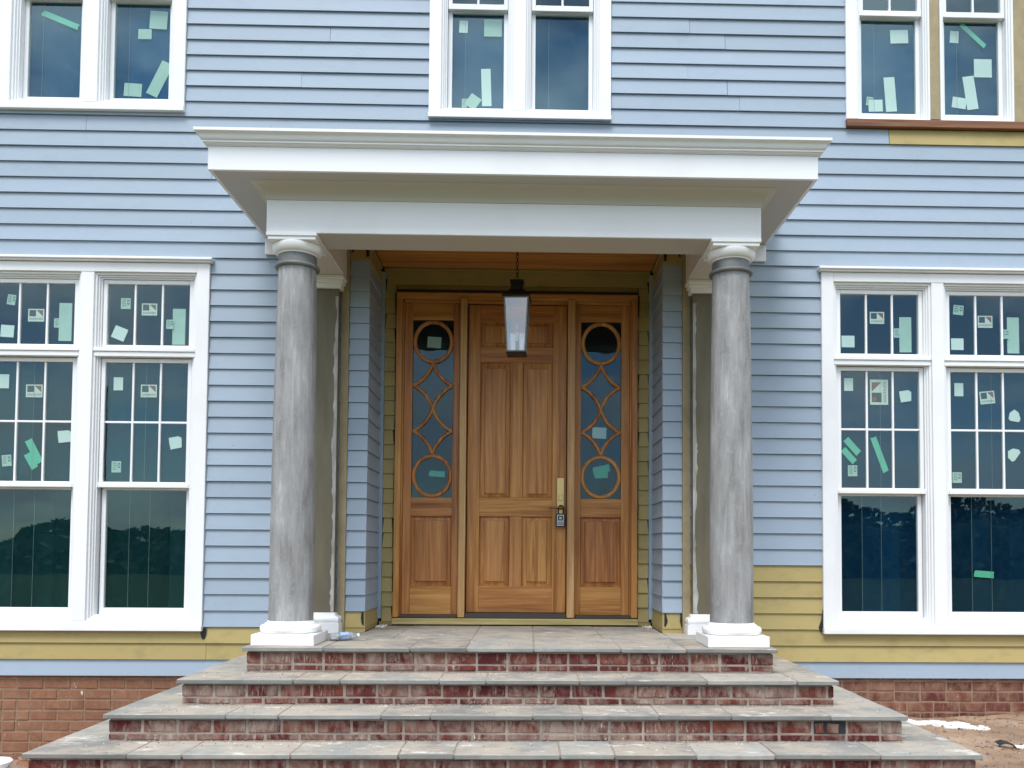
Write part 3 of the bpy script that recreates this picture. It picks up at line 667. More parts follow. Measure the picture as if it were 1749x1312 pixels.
def low_window(key, units, stickers, label):
    x0, x1, z0, z1 = OUT[key]
    cs = MB()
    u = units
    cs.box(x0, u[0][0], -0.040, 0.03, 0.048, 3.084); cs.box(u[1][1], x1, -0.040, 0.03, 0.048, 3.084)
    cs.box(u[0][1], u[1][0], -0.037, 0.03, 0.083, 3.002)
    cs.box(u[0][0], u[1][1], -0.039, 0.03, 3.003, 3.083)
    cs.box(u[0][0], u[1][1], -0.038, 0.03, 0.048, 0.082)
    win = cs.build('window', WH, house, 0.003, label=label)
    m = MB(); m.box(x0 - 0.022, x1 + 0.022, -0.068, 0.02, 3.087, 3.101); m.box(x0 - 0.030, x1 + 0.030, -0.085, 0.02, 3.101, 3.122); m.build('head_cap', WH, win, 0.004)
    m = MB(); m.box(x0 - 0.004, x1 + 0.004, -0.062, 0.03, 0.0, 0.046); m.build('sill', WH, win, 0.004)
    for a, b in u:
        m = MB(); stepped_jamb(m, a, b, 0.083, 3.002); m.build('jamb', VN, win, 0.002)
        g0, g1 = a + 0.0825, b - 0.0825
        m = MB(); m.box(a + 0.004, b - 0.004, -0.024, 0.10, 2.289, 2.330); m.box(a + 0.002, b - 0.002, -0.034, 0.09, 2.331, 2.362); m.build('transom_rail', VN, win, 0.004)
        m = MB(); frame_boxes(m, g0 - 0.036, g1 + 0.036, 2.363, 2.955, 0.036, 0.030, 0.075); m.build('transom_sash', VN, win, 0.004)
        panes(win, g0, g1, 2.400, 2.918, 3, 1, 0.050)
        m = MB(); frame_boxes(m, g0 - 0.034, g1 + 0.034, 1.205, 2.283, 0.034, 0.028, 0.072)
        m.box(g0 - 0.030, g1 + 0.030, 0.010, 0.030, 1.190, 1.222); m.box(g0 - 0.046, g0 - 0.032, 0.012, 0.05, 1.187, 1.232); m.box(g1 + 0.032, g1 + 0.046, 0.012, 0.05, 1.187, 1.232)
        m.build('upper_sash', VN, win, 0.003)
        panes(win, g0, g1, 1.239, 2.248, 3, 2, 0.050)
        h0 = g0 + 0.012; m = MB(); frame_boxes(m, h0 - 0.036, g1 + 0.030, 0.104, 1.21, 0.036, 0.074, 0.112, tb=0.078)
        m.build('lower_sash', VN, win, 0.003)
        m = MB(); m.box(h0, g1 - 0.006, 0.092, 0.096, 0.182, 1.173); m.build('pane', GL, win)
        film(win, h0, g1 - 0.006, 0.1785, 1.176, 0.1125, FNV if key == 'LR' else FTL, (0.28, 0.53, 0.78))
        if key == 'LR': film(win, g0, g1, 1.236, 2.250, 0.0765, FNV, (0.37, 0.70))
        else: film(win, g0, g1, 1.236, 2.250, 0.0765, FTL, (0.5,))
        for q in (0.28, 0.53):
            m = MB(); X = h0 + (g1 - h0) * q; m.box(X - 0.0012, X + 0.0012, 0.0975, 0.0985, 0.185, 1.17); m.build('film_seam', FILM, win)
        for q in (0.5,):
            m = MB(); X = (g0 + g1) / 2 + jit(0.02); m.box(X - 0.0008, X + 0.0008, 0.0555, 0.0565, 1.25, 2.24); m.build('film_seam', FILM, win)
    for i, st in enumerate(stickers): sticker(*st, y=(0.0600 if st[2] > 1.2 else 0.0990) + 0.0024 * (i % 5), parent=win)
    return win
LOWL, LOWR = 'wide left ground floor window beside the left column', 'wide right ground floor window above the tan boards'
wLL = low_window('LL', [(-4.515, -3.655), (-3.545, -2.692)], LL, LOWL)
wLR = low_window('LR', [(2.708, 3.553), (3.660, 4.520)], LR, LOWR)
m = MB(); m.tube([(-3.452, 0.044, 2.05), (-3.458, 0.043, 1.9), (-3.452, 0.044, 1.7), (-3.456, 0.044, 1.45), (-3.452, 0.043, 1.25)], 0.004, 6); m.build('cord', RUB, wLL)

def up_window(key, units, zg, stickers, label, cased=True):
    x0, x1, z0, z1 = OUT[key]; zt = z1
    cs = MB(); zs = z0 + 0.043
    if cased:
        cs.box(x0, units[0][0], -0.040, 0.03, zs, zt); cs.box(units[1][1], x1, -0.040, 0.03, zs, zt); cs.box(units[0][1], units[1][0], -0.037, 0.03, zs + 0.03, zt - 0.1)
        cs.box(units[0][0], units[1][1], -0.039, 0.03, zt - 0.1, zt); cs.box(units[0][0], units[1][1], -0.038, 0.03, zs, zs + 0.028)
    else:
        cs.box(x0, units[0][0], -0.040, 0.03, 4.426, zt); cs.box(units[0][0], units[1][1], -0.039, 0.03, zt - 0.1, zt)
    win = cs.build('window', WH, house, 0.003, label=label)
    if cased:
        m = MB(); m.box(x0 - 0.003, x1 + 0.003, -0.058, 0.03, z0, zs - 0.001); m.build('sill', WH, win, 0.004)
    else:
        m = MB(); m.box(x0 - 0.002, 4.95, -0.052, 0.03, 4.357, 4.422); m.build('wood_strip', WST, win, 0.003, label='bare brown wood strip under the window')
        for a, b in ((units[0][1] + 0.002, units[1][0] - 0.002), (units[1][1] + 0.002, 4.44)):
            m = MB(); m.box(a, b, -0.004, 0.03, 4.424, zt); m.build('tan_board', TB, win, 0.002)
        m = MB(); m.box(units[0][1] + 0.003, units[1][0] - 0.003, -0.0065, -0.0045, 4.424, 4.452); m.build('flashing_tape', BLK, win)
    zb = zs + 0.029 if cased else 4.426
    zm = zg + 0.845
    for a, b in units:
        m = MB(); stepped_jamb(m, a, b, zb, zt - 0.101); m.build('jamb', VN, win, 0.002)
        g0, g1 = a + 0.0825, b - 0.0825
        m = MB(); frame_boxes(m, g0 - 0.036, g1 + 0.036, zg - 0.062, zm + 0.03, 0.036, 0.074, 0.112, tb=0.06, tt=0.03); m.build('lower_sash', VN, win, 0.003)
        m = MB(); m.box(g0, g1, 0.092, 0.096, zg, zm); m.build('pane', GL, win)
        film(win, g0, g1, zg - 0.003, zm, 0.1125, FBL, (0.25,))  # added blue sheet, its colour stands in for the mirrored sky
        m = MB(); X = g0 + (g1 - g0) * 0.25; m.box(X - 0.001, X + 0.001, 0.0975, 0.0985, zg + 0.004, zm); m.build('film_seam', FILM, win)  # seam line belonging to the added blue sheet
        m = MB(); frame_boxes(m, g0 - 0.034, g1 + 0.034, zm + 0.002, zt - 0.135, 0.034, 0.030, 0.073, tb=0.05); m.build('upper_sash', VN, win, 0.003)
        panes(win, g0, g1, zm + 0.052, zt - 0.17, 2, 2, 0.050)
    for i, st in enumerate(stickers): sticker(*st, y=0.0990 + 0.0024 * (i % 5), parent=win)
    return win
up_window('UL', [(-4.300, -3.690), (-3.568, -2.933)], 4.553, UL, 'upper left window with cloud reflection and green tape')
up_window('UM', [(-0.661, -0.048), (0.062, 0.692)], 4.522, UM, 'upper middle window above the porch roof')
up_window('UR', [(2.928, 3.574), (3.666, 4.313)], 4.540, UR, 'upper right window with unfinished tan board surround', False)

# ------------------------------------------------------------------ entry
fr = MB(); fr.box(-1.116, 1.116, 0.614, 0.76, 3.012, 3.064); fr.box(-1.05, 1.05, 0.66, 0.76, 2.986, 3.013)
dfr = fr.build('door_frame', WHZ, house, 0.003, label='reddish wooden frame round the front door and sidelights')
for q in (-1, 1):
    m = MB(); a, b = sorted((q * 1.060, q * 1.116)); m.box(a, b, 0.615, 0.76, 0.075, 3.010); a, b = sorted((q * 1.048, q * 1.061)); m.box(a, b, 0.655, 0.76, 0.0755, 2.985); m.build('side_jamb', WV, dfr, 0.003)
for a, b in ((-0.522, -0.464), (0.468, 0.534)):
    m = MB(); m.box(a, b, 0.600, 0.76, 0.075, 3.010); m.build('mullion_post', WF, dfr, 0.003)
    m = MB(); m.box(a - 0.012 if a < 0 else b, a if a < 0 else b + 0.012, 0.655, 0.76, 0.075, 2.985); m.build('door_stop', WV, dfr)
m = MB(); m.box(-1.118, 1.118, 0.575, 0.660, 0.012, 0.066); m.build('sill_board', WPT, dfr, 0.004)
m = MB(); m.box(-1.05, -0.535, 0.605, 0.76, 0.068, 0.095); m.box(0.548, 1.05, 0.605, 0.76, 0.068, 0.095); m.box(-0.460, 0.464, 0.605, 0.76, 0.067, 0.112); m.build('threshold', THR, dfr, 0.003)

def raised_panel(x0, x1, z0, z1, ix, iz0, iz1, yb, yf, parent, mat):
    """sunk field with a sloping margin and a flat raised centre"""
    mb = MB()
    mo = 0.010
    A = [(x0, yb - 0.018, z0), (x1, yb - 0.018, z0), (x1, yb - 0.018, z1), (x0, yb - 0.018, z1)]
    B = [(x0 + mo, yb, z0 + mo), (x1 - mo, yb, z0 + mo), (x1 - mo, yb, z1 - mo), (x0 + mo, yb, z1 - mo)]
    Cc = [(x0 + ix - 0.004, yb - 0.006, iz0 - 0.004), (x1 - ix + 0.004, yb - 0.006, iz0 - 0.004), (x1 - ix + 0.004, yb - 0.006, iz1 + 0.004), (x0 + ix - 0.004, yb - 0.006, iz1 + 0.004)]
    D = [(x0 + ix, yf, iz0), (x1 - ix, yf, iz0), (x1 - ix, yf, iz1), (x0 + ix, yf, iz1)]
    back = [(x0, yb + 0.02, z0), (x1, yb + 0.02, z0), (x1, yb + 0.02, z1), (x0, yb + 0.02, z1)]
    mb.rings([back, A, B, Cc, D]); return mb.build('panel', mat, parent)
dx0, dx1 = -0.455, 0.461
d = MB(); d.box(dx0, -0.342, 0.700, 0.745, 0.116, 2.976); d.box(0.334, dx1, 0.700, 0.745, 0.116, 2.976)
door = d.build('entry_door', WV, house, 0.002, label='tall six panel mahogany front door')
for a, b in ((0.116, 0.354), (1.002, 1.176), (2.440, 2.582), (2.823, 2.976)):
    m = MB(); m.box(-0.3415, 0.3335, 0.701, 0.744, a, b); m.build('rail', WHZ, door, 0.002)
for a, b in ((0.3545, 1.0015), (1.1765, 2.4395), (2.5825, 2.8225)):
    m = MB(); m.box(-0.060, 0.052, 0.7015, 0.7435, a, b); m.build('centre_stile', WV, door, 0.002)
for x0, x1 in ((-0.3415, -0.0605), (0.0525, 0.3335)):
    raised_panel(x0, x1, 0.3545, 1.0015, 0.050, 0.402, 0.958, 0.730, 0.708, door, WV)
    raised_panel(x0, x1, 1.1765, 2.4395, 0.048, 1.215, 2.380, 0.730, 0.708, door, WV)
    raised_panel(x0, x1, 2.5825, 2.8225, 0.048, 2.625, 2.780, 0.730, 0.708, door, WV)
m = MB(); m.box(0.376, 0.443, 0.688, 0.6995, 0.898, 1.362); m.build('handle_plate', BRA, door, 0.002)
m = MB(); m.box(0.392, 0.426, 0.678, 0.688, 1.15, 1.205); m.build('keyhole_cover', BRA, door, 0.002)
m = MB(); m.tube([(0.414, 0.688, 1.083), (0.414, 0.66, 1.083), (0.414, 0.640, 1.083)], 0.014, 12)
m.tube([(0.428, 0.636, 1.083), (0.40, 0.634, 1.083), (0.35, 0.634, 1.083), (0.304, 0.634, 1.083)], 0.0095, 10); m.build('lever_handle', BRD, door, smooth=True)

def arc(p, q, ctr, sag, n=12):
    """bowed path from p to q, pulled towards ctr"""
    out = []
    mx, mz = (p[0] + q[0]) / 2, (p[1] + q[1]) / 2
    vx, vz = ctr[0] - mx, ctr[1] - mz; L = math.hypot(vx, vz)
    for i in range(n + 1):
        t = i / n; b = 4 * t * (1 - t) * sag
        out.append((p[0] + (q[0] - p[0]) * t + vx / L * b, p[1] + (q[1] - p[1]) * t + vz / L * b))
    return out
def sidelight(s, label, stickers):
    X = lambda v: s * v
    def bx(mb, a, b, *r): a, b = sorted((s * a, s * b)); mb.box(a, b, *r)
    m = MB(); bx(m, 0.538, 0.594, 0.690, 0.735, 0.096, 2.984); bx(m, 0.972, 1.046, 0.690, 0.735, 0.096, 2.984)
    sl = m.build('sidelight', WV, house, 0.002, label=label)
    for a, b in ((0.096, 0.353), (0.999, 1.170), (2.829, 2.984)):
        m = MB(); bx(m, 0.5945, 0.9715, 0.691, 0.734, a, b); m.build('rail', WHZ, sl, 0.002)
    x0, x1 = sorted((s * 0.5945, s * 0.9715)); raised_panel(x0, x1, 0.3535, 0.9985, 0.042, 0.402, 0.956, 0.722, 0.700, sl, WV)
    m = MB(); m.box(x0, x1, 0.722, 0.726, 1.1705, 2.8285); m.build('pane', GLS, sl)
    cx = s * 0.783; hw = 0.188
    for zc in (2.626, 1.372):
        m = MB(); m.ribbon([(cx + (hw - 0.017) * math.cos(t), zc + 0.186 * math.sin(t)) for t in [2 * math.pi * i / 48 for i in range(48)]], 0.0180, 0.694, 0.722, True); m.build('glazing_ring', WV, sl, smooth=True)
    zt, za, zc, zd, zb = 2.427, 2.215, 2.000, 1.790, 1.577
    for p, q, ctr in (((0, zt), (1, za), (0, za)), ((0, zt), (-1, za), (0, za)), ((1, za), (0, zc), (0, za)), ((-1, za), (0, zc), (0, za)),
                      ((0, zc), (1, zd), (0, zd)), ((0, zc), (-1, zd), (0, zd)), ((1, zd), (0, zb), (0, zd)), ((-1, zd), (0, zb), (0, zd))):
        m = MB(); P = lambda u: (cx + u[0] * (hw - 0.006), u[1]); m.ribbon(arc(P(p), P(q), (cx, ctr[1]), 0.030), 0.0165, 0.6945 + random.uniform(0, 0.0012), 0.722); m.build('glazing_bar', WV, sl, smooth=True)
    for st in stickers: sticker(*st, y=0.729 + (0.003 if st[5] == 2 else 0), parent=sl)
sidelight(-1, 'left sidelight with rings and crossed bars', [('paper', -0.777, 2.626, 0.128, 0.104, -3), ('tape', -0.738, 1.394, 0.146, 0.054, -4)])
sidelight(1, 'right sidelight with rings and crossed bars', [('paper', 0.771, 1.79, 0.131, 0.104, -2), ('tape', 0.791, 1.447, 0.161, 0.069, 14), ('tape', 0.791, 1.395, 0.126, 0.058, 2)])

# ------------------------------------------------------------------ portico
por = thing('portico', 'white flat roofed entry portico with deep cornice on two round columns', 'portico', (0, -0.6, 0))
XE, YE = 2.137, -1.31
m = MB(); m.sweep3([(0.0, 3.312), (0.0, 3.478), (-0.025, 3.478), (-0.025, 3.312)], XE, YE, -0.022); m.build('fascia', WH, por, 0.002)
cr_ = [(-0.02, 3.479), (0.004, 3.479), (0.008, 3.484), (0.017, 3.488), (0.020, 3.496), (0.030, 3.497), (0.030, 3.505), (0.027, 3.509)]
for i in range(9):
    t = i / 8; cr_.append((0.027 + 0.040 * (t + 0.10 * math.sin(2 * math.pi * t)), 3.510 + 0.045 * (t - 0.10 * math.sin(2 * math.pi * t))))
cr_ += [(0.076, 3.557), (0.076, 3.577), (-0.02, 3.579)]
m = MB(); m.sweep3(cr_, XE, YE, -0.022); m.build('crown_moulding', WH, por, smooth=True)
m = MB(); m.box(-2.10, 2.10, -1.28, -0.024, 3.50, 3.572); m.build('roof', BW, por)
m = MB()   # soffit ring outside the beam
m.box(-2.111, 2.111, -1.284, -1.16, 3.313, 3.330); m.box(-2.111, -1.88, -1.16, -0.024, 3.3131, 3.330); m.box(1.88, 2.111, -1.16, -0.024, 3.3131, 3.330); m.build('soffit_panel', SP, por)
BX, BY = 1.800, -1.065
cv = [(-0.01, 3.205)] + [(0.010 + 0.080 * (1 - math.cos(t)), 3.207 + 0.098 * math.sin(t)) for t in [math.pi / 2 * i / 8 for i in range(9)]] + [(0.100, 3.3125), (-0.01, 3.3125)]
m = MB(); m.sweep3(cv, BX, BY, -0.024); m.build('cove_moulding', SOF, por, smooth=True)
m = MB(); m.box(-BX, BX, BY, -0.735, 2.968, 3.300)
m.box(-BX, -1.440, -0.7345, -0.024, 2.969, 3.300); m.box(1.440, BX, -0.7345, -0.024, 2.969, 3.300); bm_ = m.build('beam', WH, por, 0.003)
m = MB(); m.box(-1.785, 1.785, BY + 0.012, -0.745, 2.9655, 2.9679); m.build('beam_shade_board', SOF, bm_)  # thin added board under the beam, its beige standing in for shade
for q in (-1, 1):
    m = MB(); a, b = sorted((q * 1.450, q * 1.785)); m.box(a, b, -0.7445, -0.03, 2.9657, 2.9688); m.build('beam_shade_board', SOF, bm_)
for s in (-1, 1):
    m = MB(); a, b = sorted((s * 1.806, s * 2.125)); m.box(a, b, -0.050, -0.0225, 3.166, 3.311); m.build('wall_trim', WH, por, 0.003)
y = -0.733
i = 0
while y < 0.655:
    m = MB(); x = 1.438 if y < 0.0 else 1.243
    if -0.09 < y < 0.0: x = 1.243
    m.box(-x, x, y, min(y + 0.0865, 0.637), 3.299 + jit(0.0008), 3.314); m.build('ceiling_plank', WC, por, 0.0025)
    y += 0.089

def column(s, label):
    cx, cy = s * 1.612, -0.912
    m = MB(); prof = [(0.158, 0.166)]
    for i in range(1, 17):
        t = i / 16; z = 0.166 + t * (2.742 - 0.166); r = 0.158 - 0.022 * max(0, (t - 0.25) / 0.75) ** 1.5
        prof.append((r, z))
    m.lathe(prof, cx, cy, 56); col = m.build('column', SH, por, smooth=True, label=label)
    m = MB(); m.box(cx - 0.220, cx + 0.220, cy - 0.220, cy + 0.220, 0.0005, 0.080); m.build('plinth', WP, col, 0.005)
    pr = [(0.15, 0.0805), (0.196, 0.0805)] + [(0.192 + 0.024 * math.cos(a), 0.110 + 0.028 * math.sin(a)) for a in [-math.pi / 2 + math.pi * k / 10 for k in range(1, 10)]]
    pr += [(0.190, 0.139), (0.182, 0.141), (0.180, 0.150), (0.170, 0.152), (0.165, 0.158), (0.163, 0.166), (0.15, 0.1665)]
    m = MB(); m.lathe(pr, cx, cy, 56); m.build('base_moulding', WP, col, smooth=True)
    pr = [(0.130, 2.742), (0.145, 2.742)] + [(0.150 + 0.012 * math.cos(a), 2.756 + 0.013 * math.sin(a)) for a in [-math.pi / 2 + math.pi * k / 8 for k in range(1, 8)]] + [(0.144, 2.771), (0.138, 2.775), (0.137, 2.838), (0.12, 2.8385)]
    m = MB(); m.lathe(pr, cx, cy, 56); m.build('collar', NK, col, smooth=True)
    pr = [(0.12, 2.839), (0.142, 2.839), (0.143, 2.847)] + [(0.144 + 0.036 * math.sin(a), 2.849 + 0.055 * (1 - math.cos(a))) for a in [math.pi / 2 * k / 9 for k in range(10)]] + [(0.178, 2.911), (0.12, 2.912)]
    m = MB(); m.lathe(pr, cx, cy, 56); m.build('capital', WP, col, smooth=True)
    m = MB(); m.box(cx - 0.172, cx + 0.172, cy - 0.172, cy + 0.172, 2.9125, 2.938); m.box(cx - 0.182, cx + 0.182, cy - 0.182, cy + 0.182, 2.9382, 2.9652); m.build('abacus', WP, col, 0.003)
    # pilaster behind it on the wall
    m = MB(); m.box(cx - 0.125, cx + 0.125, -0.105, -0.022, 0.165, 2.860); pil = m.build('pilaster', PB, por, 0.003, label='raw grey brown pilaster board behind the %s column' % ('left' if s < 0 else 'right'))
    m = MB(); random.seed(11 + s)   # smeared filler down the inner edge
    xi = cx - s * 0.1255; z = 0.17; P = []
    while z < 2.80:
        wd = 0.024 + 0.020 * noise.noise((z * 1.7, s, 0)) + random.choice((0, 0, 0, 0.010)); P.append((max(0.010, wd), z)); z += random.uniform(0.02, 0.07)
    m.rings([[(xi + s * wq, -0.1062, zq), (xi - s * 0.0002, -0.1062, zq), (xi - s * 0.0002, -0.1048, zq), (xi + s * wq, -0.1048, zq)] for wq, zq in P]); m.build('filler_smear', CK, pil)
    m = MB(); m.box(cx - 0.152, cx + 0.152, -0.135, -0.022, 2.862, 2.905); m.box(cx - 0.166, cx + 0.166, -0.150, -0.022, 2.9052, 2.933); m.box(cx - 0.178, cx + 0.178, -0.164, -0.022, 2.9332, 2.9652); m.build('capital', WP, pil, 0.004)
    m = MB(); m.box(cx - 0.182, cx + 0.182, -0.165, -0.022, 0.0005, 0.080)
    R = [[(cx - 0.125 - o, -0.105 - o, z), (cx + 0.125 + o, -0.105 - o, z), (cx + 0.125 + o, -0.022, z), (cx - 0.125 - o, -0.022, z)] for o, z in
         [(0.045, 0.0805)] + [(0.038 + 0.016 * math.cos(a), 0.107 + 0.024 * math.sin(a)) for a in [-math.pi / 2 + math.pi * k / 8 for k in range(1, 8)]] + [(0.036, 0.134), (0.022, 0.137), (0.018, 0.155), (0.004, 0.164)]]
    m.rings(R); m.build('base_moulding', WP, pil, smooth=False)
column(-1, 'left round grey primed column on a white base')
column(1, 'right round grey primed column on a white base')

# ------------------------------------------------------------------ front steps
random.seed(31)
stp = thing('front_steps', 'wide bluestone and red brick front steps rising on three sides to the landing', 'steps', (0, -1.0, -1.1))
TX = [1.872, 2.184, 2.500, 2.800]; TY = [-1.21, -1.53, -1.85, -2.17]; TZ = [0.0, -0.174, -0.342, -0.508]
TH, OV = 0.028, 0.032
core = MB()
for i in range(4):
    core.box(-TX[i] + OV + 0.005, TX[i] - OV - 0.010, TY[i] + OV + 0.005, -0.001 if i else 0.0, -1.25 + 0.01 * i, TZ[i] - TH - 0.001)
core.box(-1.24, 1.24, 0.0005, 0.66, -0.30, -TH - 0.001)
core.build('mortar_core', MO, stp)
def slab(x0, x1, y0, y1, z, tilt=True):
    g_ = 0.004
    m = MB(); m.box(-(x1 - x0) / 2 + g_, (x1 - x0) / 2 - g_, -(y1 - y0) / 2 + g_, (y1 - y0) / 2 - g_, -TH, 0)
    me = m.mesh('stone_slab', [STN], 0.0035)
    for v in me.vertices: v.co += Vector((jit(0.0012), jit(0.0012), jit(0.0007)))
    link('stone_slab', me, stp, loc=((x0 + x1) / 2, (y0 + y1) / 2 + jit(0.003), z + jit(0.0016)), rot=(jit(0.0018), jit(0.0015), jit(0.0025)))
JO = [[-1.307, -0.706, -0.314, 0.154, 0.765, 1.223],
      [-1.424, -1.119, -0.469, -0.162, 0.454, 0.764, 1.30, 1.90],
      [-1.745, -1.424, -0.795, -0.489, 0.144, 0.453, 0.93, 1.384, 2.009],
      [-2.198, -1.881, -1.26, -0.637, -0.315, 0.303, 0.621, 1.10, 1.564, 2.186]]
grout = MB()
for i in range(4):
    xs = [-TX[i]] + JO[i] + [TX[i]]
    yb = -0.50 if i == 0 else TY[i - 1] + OV + 0.006
    for a, b in zip(xs, xs[1:]): slab(a, b, TY[i], yb, TZ[i])
    if i == 0:
        xs2 = [-TX[0], -1.245, -0.93, -0.314, 0.156, 0.70, 1.245, TX[0]]
        for a, b in zip(xs2, xs2[1:]): slab(a, b, -0.50, 0.0 if abs(a + b) / 2 > 1.3 else 0.62, TZ[0])
        grout.box(-TX[0] + 0.01, TX[0] - 0.01, TY[0] + 0.012, -0.0022, -0.02, -0.0035); grout.box(-1.23, 1.23, -0.0018, 0.63, -0.02, -0.0036)
    else:
        xin = TX[i - 1] - OV - 0.006
        ys = [yb, yb + 0.46, yb + 0.98, 0.0]
        for s in (-1, 1):
            for a, b in zip(ys, ys[1:]):
                x0, x1 = sorted((s * xin, s * TX[i])); slab(x0, x1, a, b, TZ[i])
        grout.box(-TX[i] + 0.01, TX[i] - 0.01, TY[i] + 0.012, -0.002, TZ[i] - 0.02, TZ[i] - 0.0035 - 0.0001 * i)
grout.build('grout', MO, stp)
SBM = [brick_mesh(0.196, 0.073, 0.08, q, BRS) for q in range(5)]; SBH = [brick_mesh(0.093, 0.074, 0.08, q, BRS) for q in range(2)]
SBT = [brick_mesh(0.196, 0.034, 0.08, q, BRS) for q in range(4)]
for i in range(4):
    zt = TZ[i] - TH - 0.012; yf = TY[i] + OV; X = TX[i] - OV
    rows = [(zt - 0.037, SBM, 0.0), (zt - 0.074 - 0.012 - 0.017, SBT, 0.10)]
    if i == 3: rows = [(zt - 0.037, SBM, 0.0), (zt - 0.074 - 0.012 - 0.037, SBM, 0.10), (zt - 0.172 - 0.037, SBM, 0.0), (zt - 0.258 - 0.037, SBM, 0.1)]
    for r, (zc, ms, off) in enumerate(rows):
        x = -X; first = True
        while x < X - 0.02:
            L = 0.196
            if first and off: me_, L = (random.choice(SBH), 0.093) if ms is SBM else (None, 0.093)
            elif random.random() < 0.06 and ms is SBM: me_, L = random.choice(SBH), 0.093
            else: me_ = random.choice(ms)
            first = False
            if x + L > X: L = X - x; me_ = None
            if L < 0.03: break
            if me_ is None: me_ = brick_mesh(L, 0.074 if ms is SBM else 0.034, 0.08, 0, BRS)
            missing = (i == 2 and r == 0 and 1.93 < x + L / 2 < 2.14)
            if missing:      # broken brick: two fragments over a black plate painted as the hole's shade
                m_ = MB(); m_.box(x - 0.002, x + L + 0.002, yf - 0.0005, yf + 0.004, zc - 0.038, zc + 0.038); m_.build('hole_shade_plate', BW, stp)
                for fx, fw in ((0.030, 0.05), (0.115, 0.075)):
                    link('brick', brick_mesh(fw, 0.062, 0.03, 0, BRS), stp, loc=(x + fx, yf - 0.004, zc - 0.004), rot=(jit(0.1), jit(0.12), jit(0.2)))
                x += L + 0.0175; continue
            link('brick', me_, stp, loc=(x + L / 2, yf + jit(0.003) + (0.035 if missing else 0), zc + jit(0.0012)), rot=(jit(0.01), jit(0.006), jit(0.008)))
            x += L + 0.0175
sb = MB()   # bricks on the two flanks, joined
for i in range(4):
    zt = TZ[i] - TH - 0.012; X = TX[i] - OV
    for s in (-1, 1):
        for r in range(2 if i < 3 else 6):
            z1 = zt - 0.086 * r; z0 = z1 - (0.074 if (r == 0 or i == 3) else 0.034); yy = TY[i] + OV + 0.085 + (0.1 if r % 2 else 0)
            while yy < -0.05:
                y2 = min(yy + 0.199, -0.01); x0, x1 = sorted((s * X + jit(0.002), s * (X - 0.05))); sb.box(x0, x1, yy, y2, z0, z1); yy = y2 + 0.0145
o = sb.build('flank_brickwork', BRS, stp, 0.003); o['kind'] = 'stuff'

# ------------------------------------------------------------------ hanging lantern
lan = thing('hanging_lantern', 'black tapered glass lantern hanging on a chain before the front door', 'lantern', (0.003, -0.05, 2.33))
LX, LY, LA = 0.003, -0.05, rad(-4)
def lp(x, y, z): return (LX + x * math.cos(LA) - y * math.sin(LA), LY + x * math.sin(LA) + y * math.cos(LA), z)
def ring4(h, z): return [lp(-h, -h, z), lp(h, -h, z), lp(h, h, z), lp(-h, h, z)]
zt_, zb_ = 2.800, 2.352; ht, hb = 0.106, 0.080
hw_ = lambda z: hb + (ht - hb) * (z - zb_) / (zt_ - zb_)
m = MB()
for sx, sy in ((-1, -1), (1, -1), (1, 1), (-1, 1)):
    t = 0.006
    R = []
    for z in (zb_, zt_):
        h = hw_(z) - 0.0065
        R.append([lp(sx * h - t, sy * h - t, z), lp(sx * h + t, sy * h - t, z), lp(sx * h + t, sy * h + t, z), lp(sx * h - t, sy * h + t, z)])
    m.rings(R)
for z, h in ((zb_, hb), (zt_, ht)):
    o2, i2 = h, h - 0.013
    for k in range(4):
        a, b = ring4(o2, z - 0.006), ring4(i2, z - 0.006); a2, b2 = ring4(o2, z + 0.006), ring4(i2, z + 0.006); n2 = (k + 1) % 4
        m.hexa([a[k], a[n2], b[n2], b[k], a2[k], a2[n2], b2[n2], b2[k]])
m.build('frame', ZN, lan, 0.001)
for k in range(4):
    rot = [0, math.pi / 2, math.pi, -math.pi / 2][k]
    def q(x, y, z): return lp(x * math.cos(rot) - y * math.sin(rot), x * math.sin(rot) + y * math.cos(rot), z)
    m = MB(); z0, z1 = zb_ + 0.007, zt_ - 0.007; h0, h1 = hw_(z0) - 0.013, hw_(z1) - 0.013; d0, d1 = hw_(z0) - 0.006, hw_(z1) - 0.006
    m.hexa([q(-h0, -d0, z0), q(h0, -d0, z0), q(h0, -d0 + 0.003, z0), q(-h0, -d0 + 0.003, z0), q(-h1, -d1, z1), q(h1, -d1, z1), q(h1, -d1 + 0.003, z1), q(-h1, -d1 + 0.003, z1)])
    m.build('pane', GLL, lan)
m = MB(); m.rings([ring4(hb - 0.004, 2.330), ring4(hb + 0.004, 2.336), ring4(hb + 0.002, 2.345)]); m.build('bottom_plate', BKM, lan, 0.001)
m = MB(); m.rings([ring4(0.118, 2.807), ring4(0.118, 2.816), ring4(0.066, 2.872), ring4(0.052, 2.880), ring4(0.050, 2.945), ring4(0.058, 2.949), ring4(0.058, 2.962), ring4(0.030, 2.966)]); m.build('roof_cap', BKM, lan, 0.001)
m = MB(); m.lathe([(0.010, 2.345), (0.034, 2.347), (0.034, 2.352), (0.012, 2.356), (0.012, 2.44), (0.016, 2.442), (0.016, 2.446), (0.008, 2.447)], LX, LY, 16); m.build('lamp_holder', BKM, lan, smooth=True)
m = MB(); m.lathe([(0.010, 2.447), (0.012, 2.447), (0.012, 2.53), (0.008, 2.531)], LX, LY, 16); m.build('candle_sleeve', CAN, lan, smooth=True)
m = MB(); m.lathe([(0.006, 2.532), (0.010, 2.54), (0.017, 2.565), (0.015, 2.60), (0.006, 2.64), (0.002, 2.655)], LX, LY, 16); m.build('bulb', GLL, lan, smooth=True)
m = MB()
z = 2.972; k = 0
